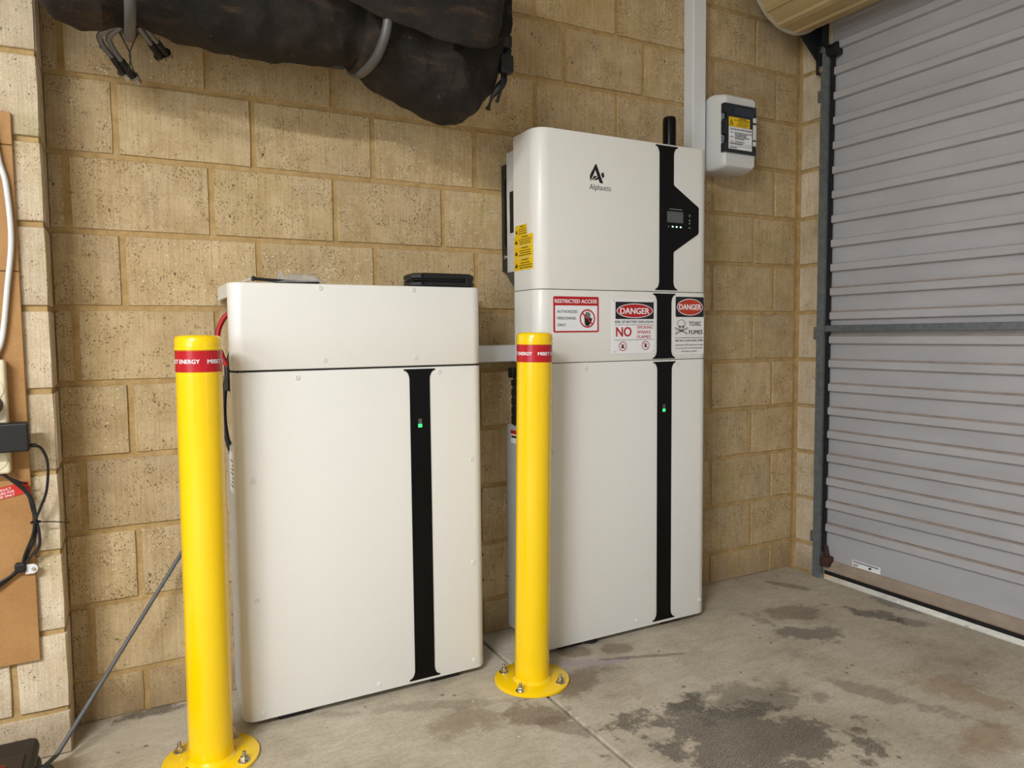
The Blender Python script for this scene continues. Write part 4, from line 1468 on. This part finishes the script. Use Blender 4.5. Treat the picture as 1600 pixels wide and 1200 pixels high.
wc = MB().tube([(-0.222, -0.140, 1.33), (-0.212, -0.140, 1.25), (-0.203, -0.140, 1.205), (-0.199, -0.140, 1.10), (-0.210, -0.140, 1.00), (-0.223, -0.140, 0.90), (-0.237, -0.140, 0.862)], 0.0052, 10).build('white_cable', PVC)
tag(wc, 'white cable running down the brown fibreboard to the power board', 'cable')
adp = empty('power_adaptor', 'black rectangular power adaptor plugged into the cream power board', 'adaptor', (-0.224, -0.163, 0.701))
MB().rbox(-0.045, 0.0420, -0.034, 0.0, -0.029, 0.029, 0.004, 3).build('housing', BLACKP, adp)
MB().tube([(0.040, -0.017, -0.019), (0.052, -0.017, -0.0195)], 0.0042, 10, False).build('strain_relief', BLACKR, adp)
cd = empty('black_leads', 'bundle of black power leads looping down the brown fibreboard', 'cable', (-0.2, -0.135, 0.4))


def lead(pts, r=0.0028):
    MB().tube([(x + 0.2, y + 0.135, z - 0.4) for x, y, z in pts], r, 8).build('lead', BLACKR, cd)


lead([(-0.174, -0.180, 0.6815), (-0.163, -0.175, 0.672), (-0.155, -0.168, 0.640), (-0.160, -0.160, 0.585), (-0.173, -0.152, 0.548), (-0.182, -0.150, 0.525), (-0.190, -0.148, 0.49), (-0.204, -0.146, 0.455), (-0.212, -0.144, 0.430), (-0.230, -0.144, 0.412), (-0.27, -0.144, 0.390)])
lead([(-0.260, -0.155, 0.650), (-0.230, -0.152, 0.62), (-0.200, -0.150, 0.592), (-0.186, -0.150, 0.560), (-0.182, -0.148, 0.525), (-0.178, -0.148, 0.495), (-0.180, -0.146, 0.465), (-0.197, -0.144, 0.445), (-0.214, -0.142, 0.428), (-0.235, -0.142, 0.408), (-0.27, -0.142, 0.384)])
lead([(-0.262, -0.152, 0.656), (-0.222, -0.150, 0.612), (-0.195, -0.146, 0.578), (-0.188, -0.145, 0.545), (-0.183, -0.145, 0.520), (-0.186, -0.144, 0.485), (-0.200, -0.142, 0.452), (-0.214, -0.140, 0.424), (-0.238, -0.140, 0.402), (-0.27, -0.140, 0.378)])
lead([(-0.262, -0.158, 0.645), (-0.226, -0.156, 0.618), (-0.203, -0.154, 0.604), (-0.194, -0.150, 0.600)], 0.0024)
MB().tube([(0.017 + 0.008 * math.cos(a), -0.012 + 0.008 * math.sin(a), 0.118) for a in [k * PI / 6 for k in range(13)]], 0.0022, 6).tube([(0.024, -0.016, 0.118), (0.05, -0.018, 0.116), (0.078, -0.018, 0.110)], 0.0012, 6).build('cable_tie', BLACKR, cd)
MB().rbox(-0.024, -0.004, -0.014, 0.0, 0.016, 0.036, 0.004).build('wrap', BLACKR, cd)
clp = MB()
clp.prism([(-0.008 + 0.010 * math.cos(a), 0.017 + 0.010 * math.sin(a)) for a in [-PI / 2 + k * PI / 8 for k in range(9)]] + [(-0.02, 0.027), (-0.02, 0.007)], 0.0005, 0.0035, 'y')
clp.v = [(x + 0.002, y - 0.0, z) for x, y, z in clp.v]
clo = clp.build('saddle_clip', PVC, cd)
clo.location = (0.012, -0.007, 0.003)
sc_ = MB().tube([(-0.004, 0.0, 0.017), (-0.004, -0.003, 0.017)], 0.0035, 8, False).build('clip_screw', STEEL, clo)

rs = empty('red_label', 'red label with white lettering stuck on the brown fibreboard', 'label', (-0.230, -0.1325, 0.583), (PI / 2, -0.20, 0))
f = Flat(0, 0, 1, 1, 0.0)
f.rect(-0.05, -0.0115, 0.0385, 0.0125)
MB().rbox(-0.05, 0.0385, -0.0115, 0.0125, 0.0, 0.0006, 0.0002, 1).build('backing', M('label_red', (200, 40, 30), 0.4, var=0.04), rs)
f = Flat(0, 0, 1, 1, 0.0009)
f.text('PRODUCT', -0.022, 0.0065, 0.008, -0.0048, 0.01)
f.text('NDED FOR', -0.020, -0.0005, 0.012, -0.0048, 0.01)
f.text('USE ONLY', -0.020, -0.0072, 0.011, -0.0048, 0.01)
f.build('lettering', WHITEP, rs)

# ------------------------------------------------------------------ case and rod on the floor at the left
tc_ = empty('tool_case', 'black plastic tool case on the floor in front of the pier', 'case', (-0.36, -0.42, 0.0))
MB().rbox(-0.16, 0.178, -0.20, 0.160, 0.0, 0.086, 0.014, 3).build('base', BLACKP, tc_)
MB().rbox(-0.158, 0.176, -0.198, 0.158, 0.088, 0.123, 0.014, 3).build('lid', BLACKP, tc_)
MB().rbox(-0.14, 0.160, -0.185, 0.085, 0.122, 0.127, 0.004, 2).build('lid_panel', M('black_plastic_panel', (28, 27, 26), 0.35, var=0.2), tc_)
MB().tube([(0.17, 0.06, 0.10), (0.198, 0.055, 0.102), (0.205, 0.02, 0.09), (0.205, -0.06, 0.07), (0.17, -0.08, 0.07)], 0.006, 8).build('handle', BLACKR, tc_)
MB().tube([(0.125, 0.045, 0.127), (0.125, 0.045, 0.1285)], 0.010, 16, False).build('red_badge', M('dull_red_badge', (96, 26, 28), 0.5), tc_)

rod = MB().tube([(-0.205, -0.196, 0.006), (-0.166, -0.175, 0.008 + 0.02), (0.089, -0.032, 0.372), (0.118, -0.016, 0.413)], 0.0046, 10, False).build('grey_rod', M('grey_rod', (92, 92, 94), 0.5, var=0.12, scale=40))
tag(rod, 'thin grey rod leaning against the wall behind the left bollard', 'rod')
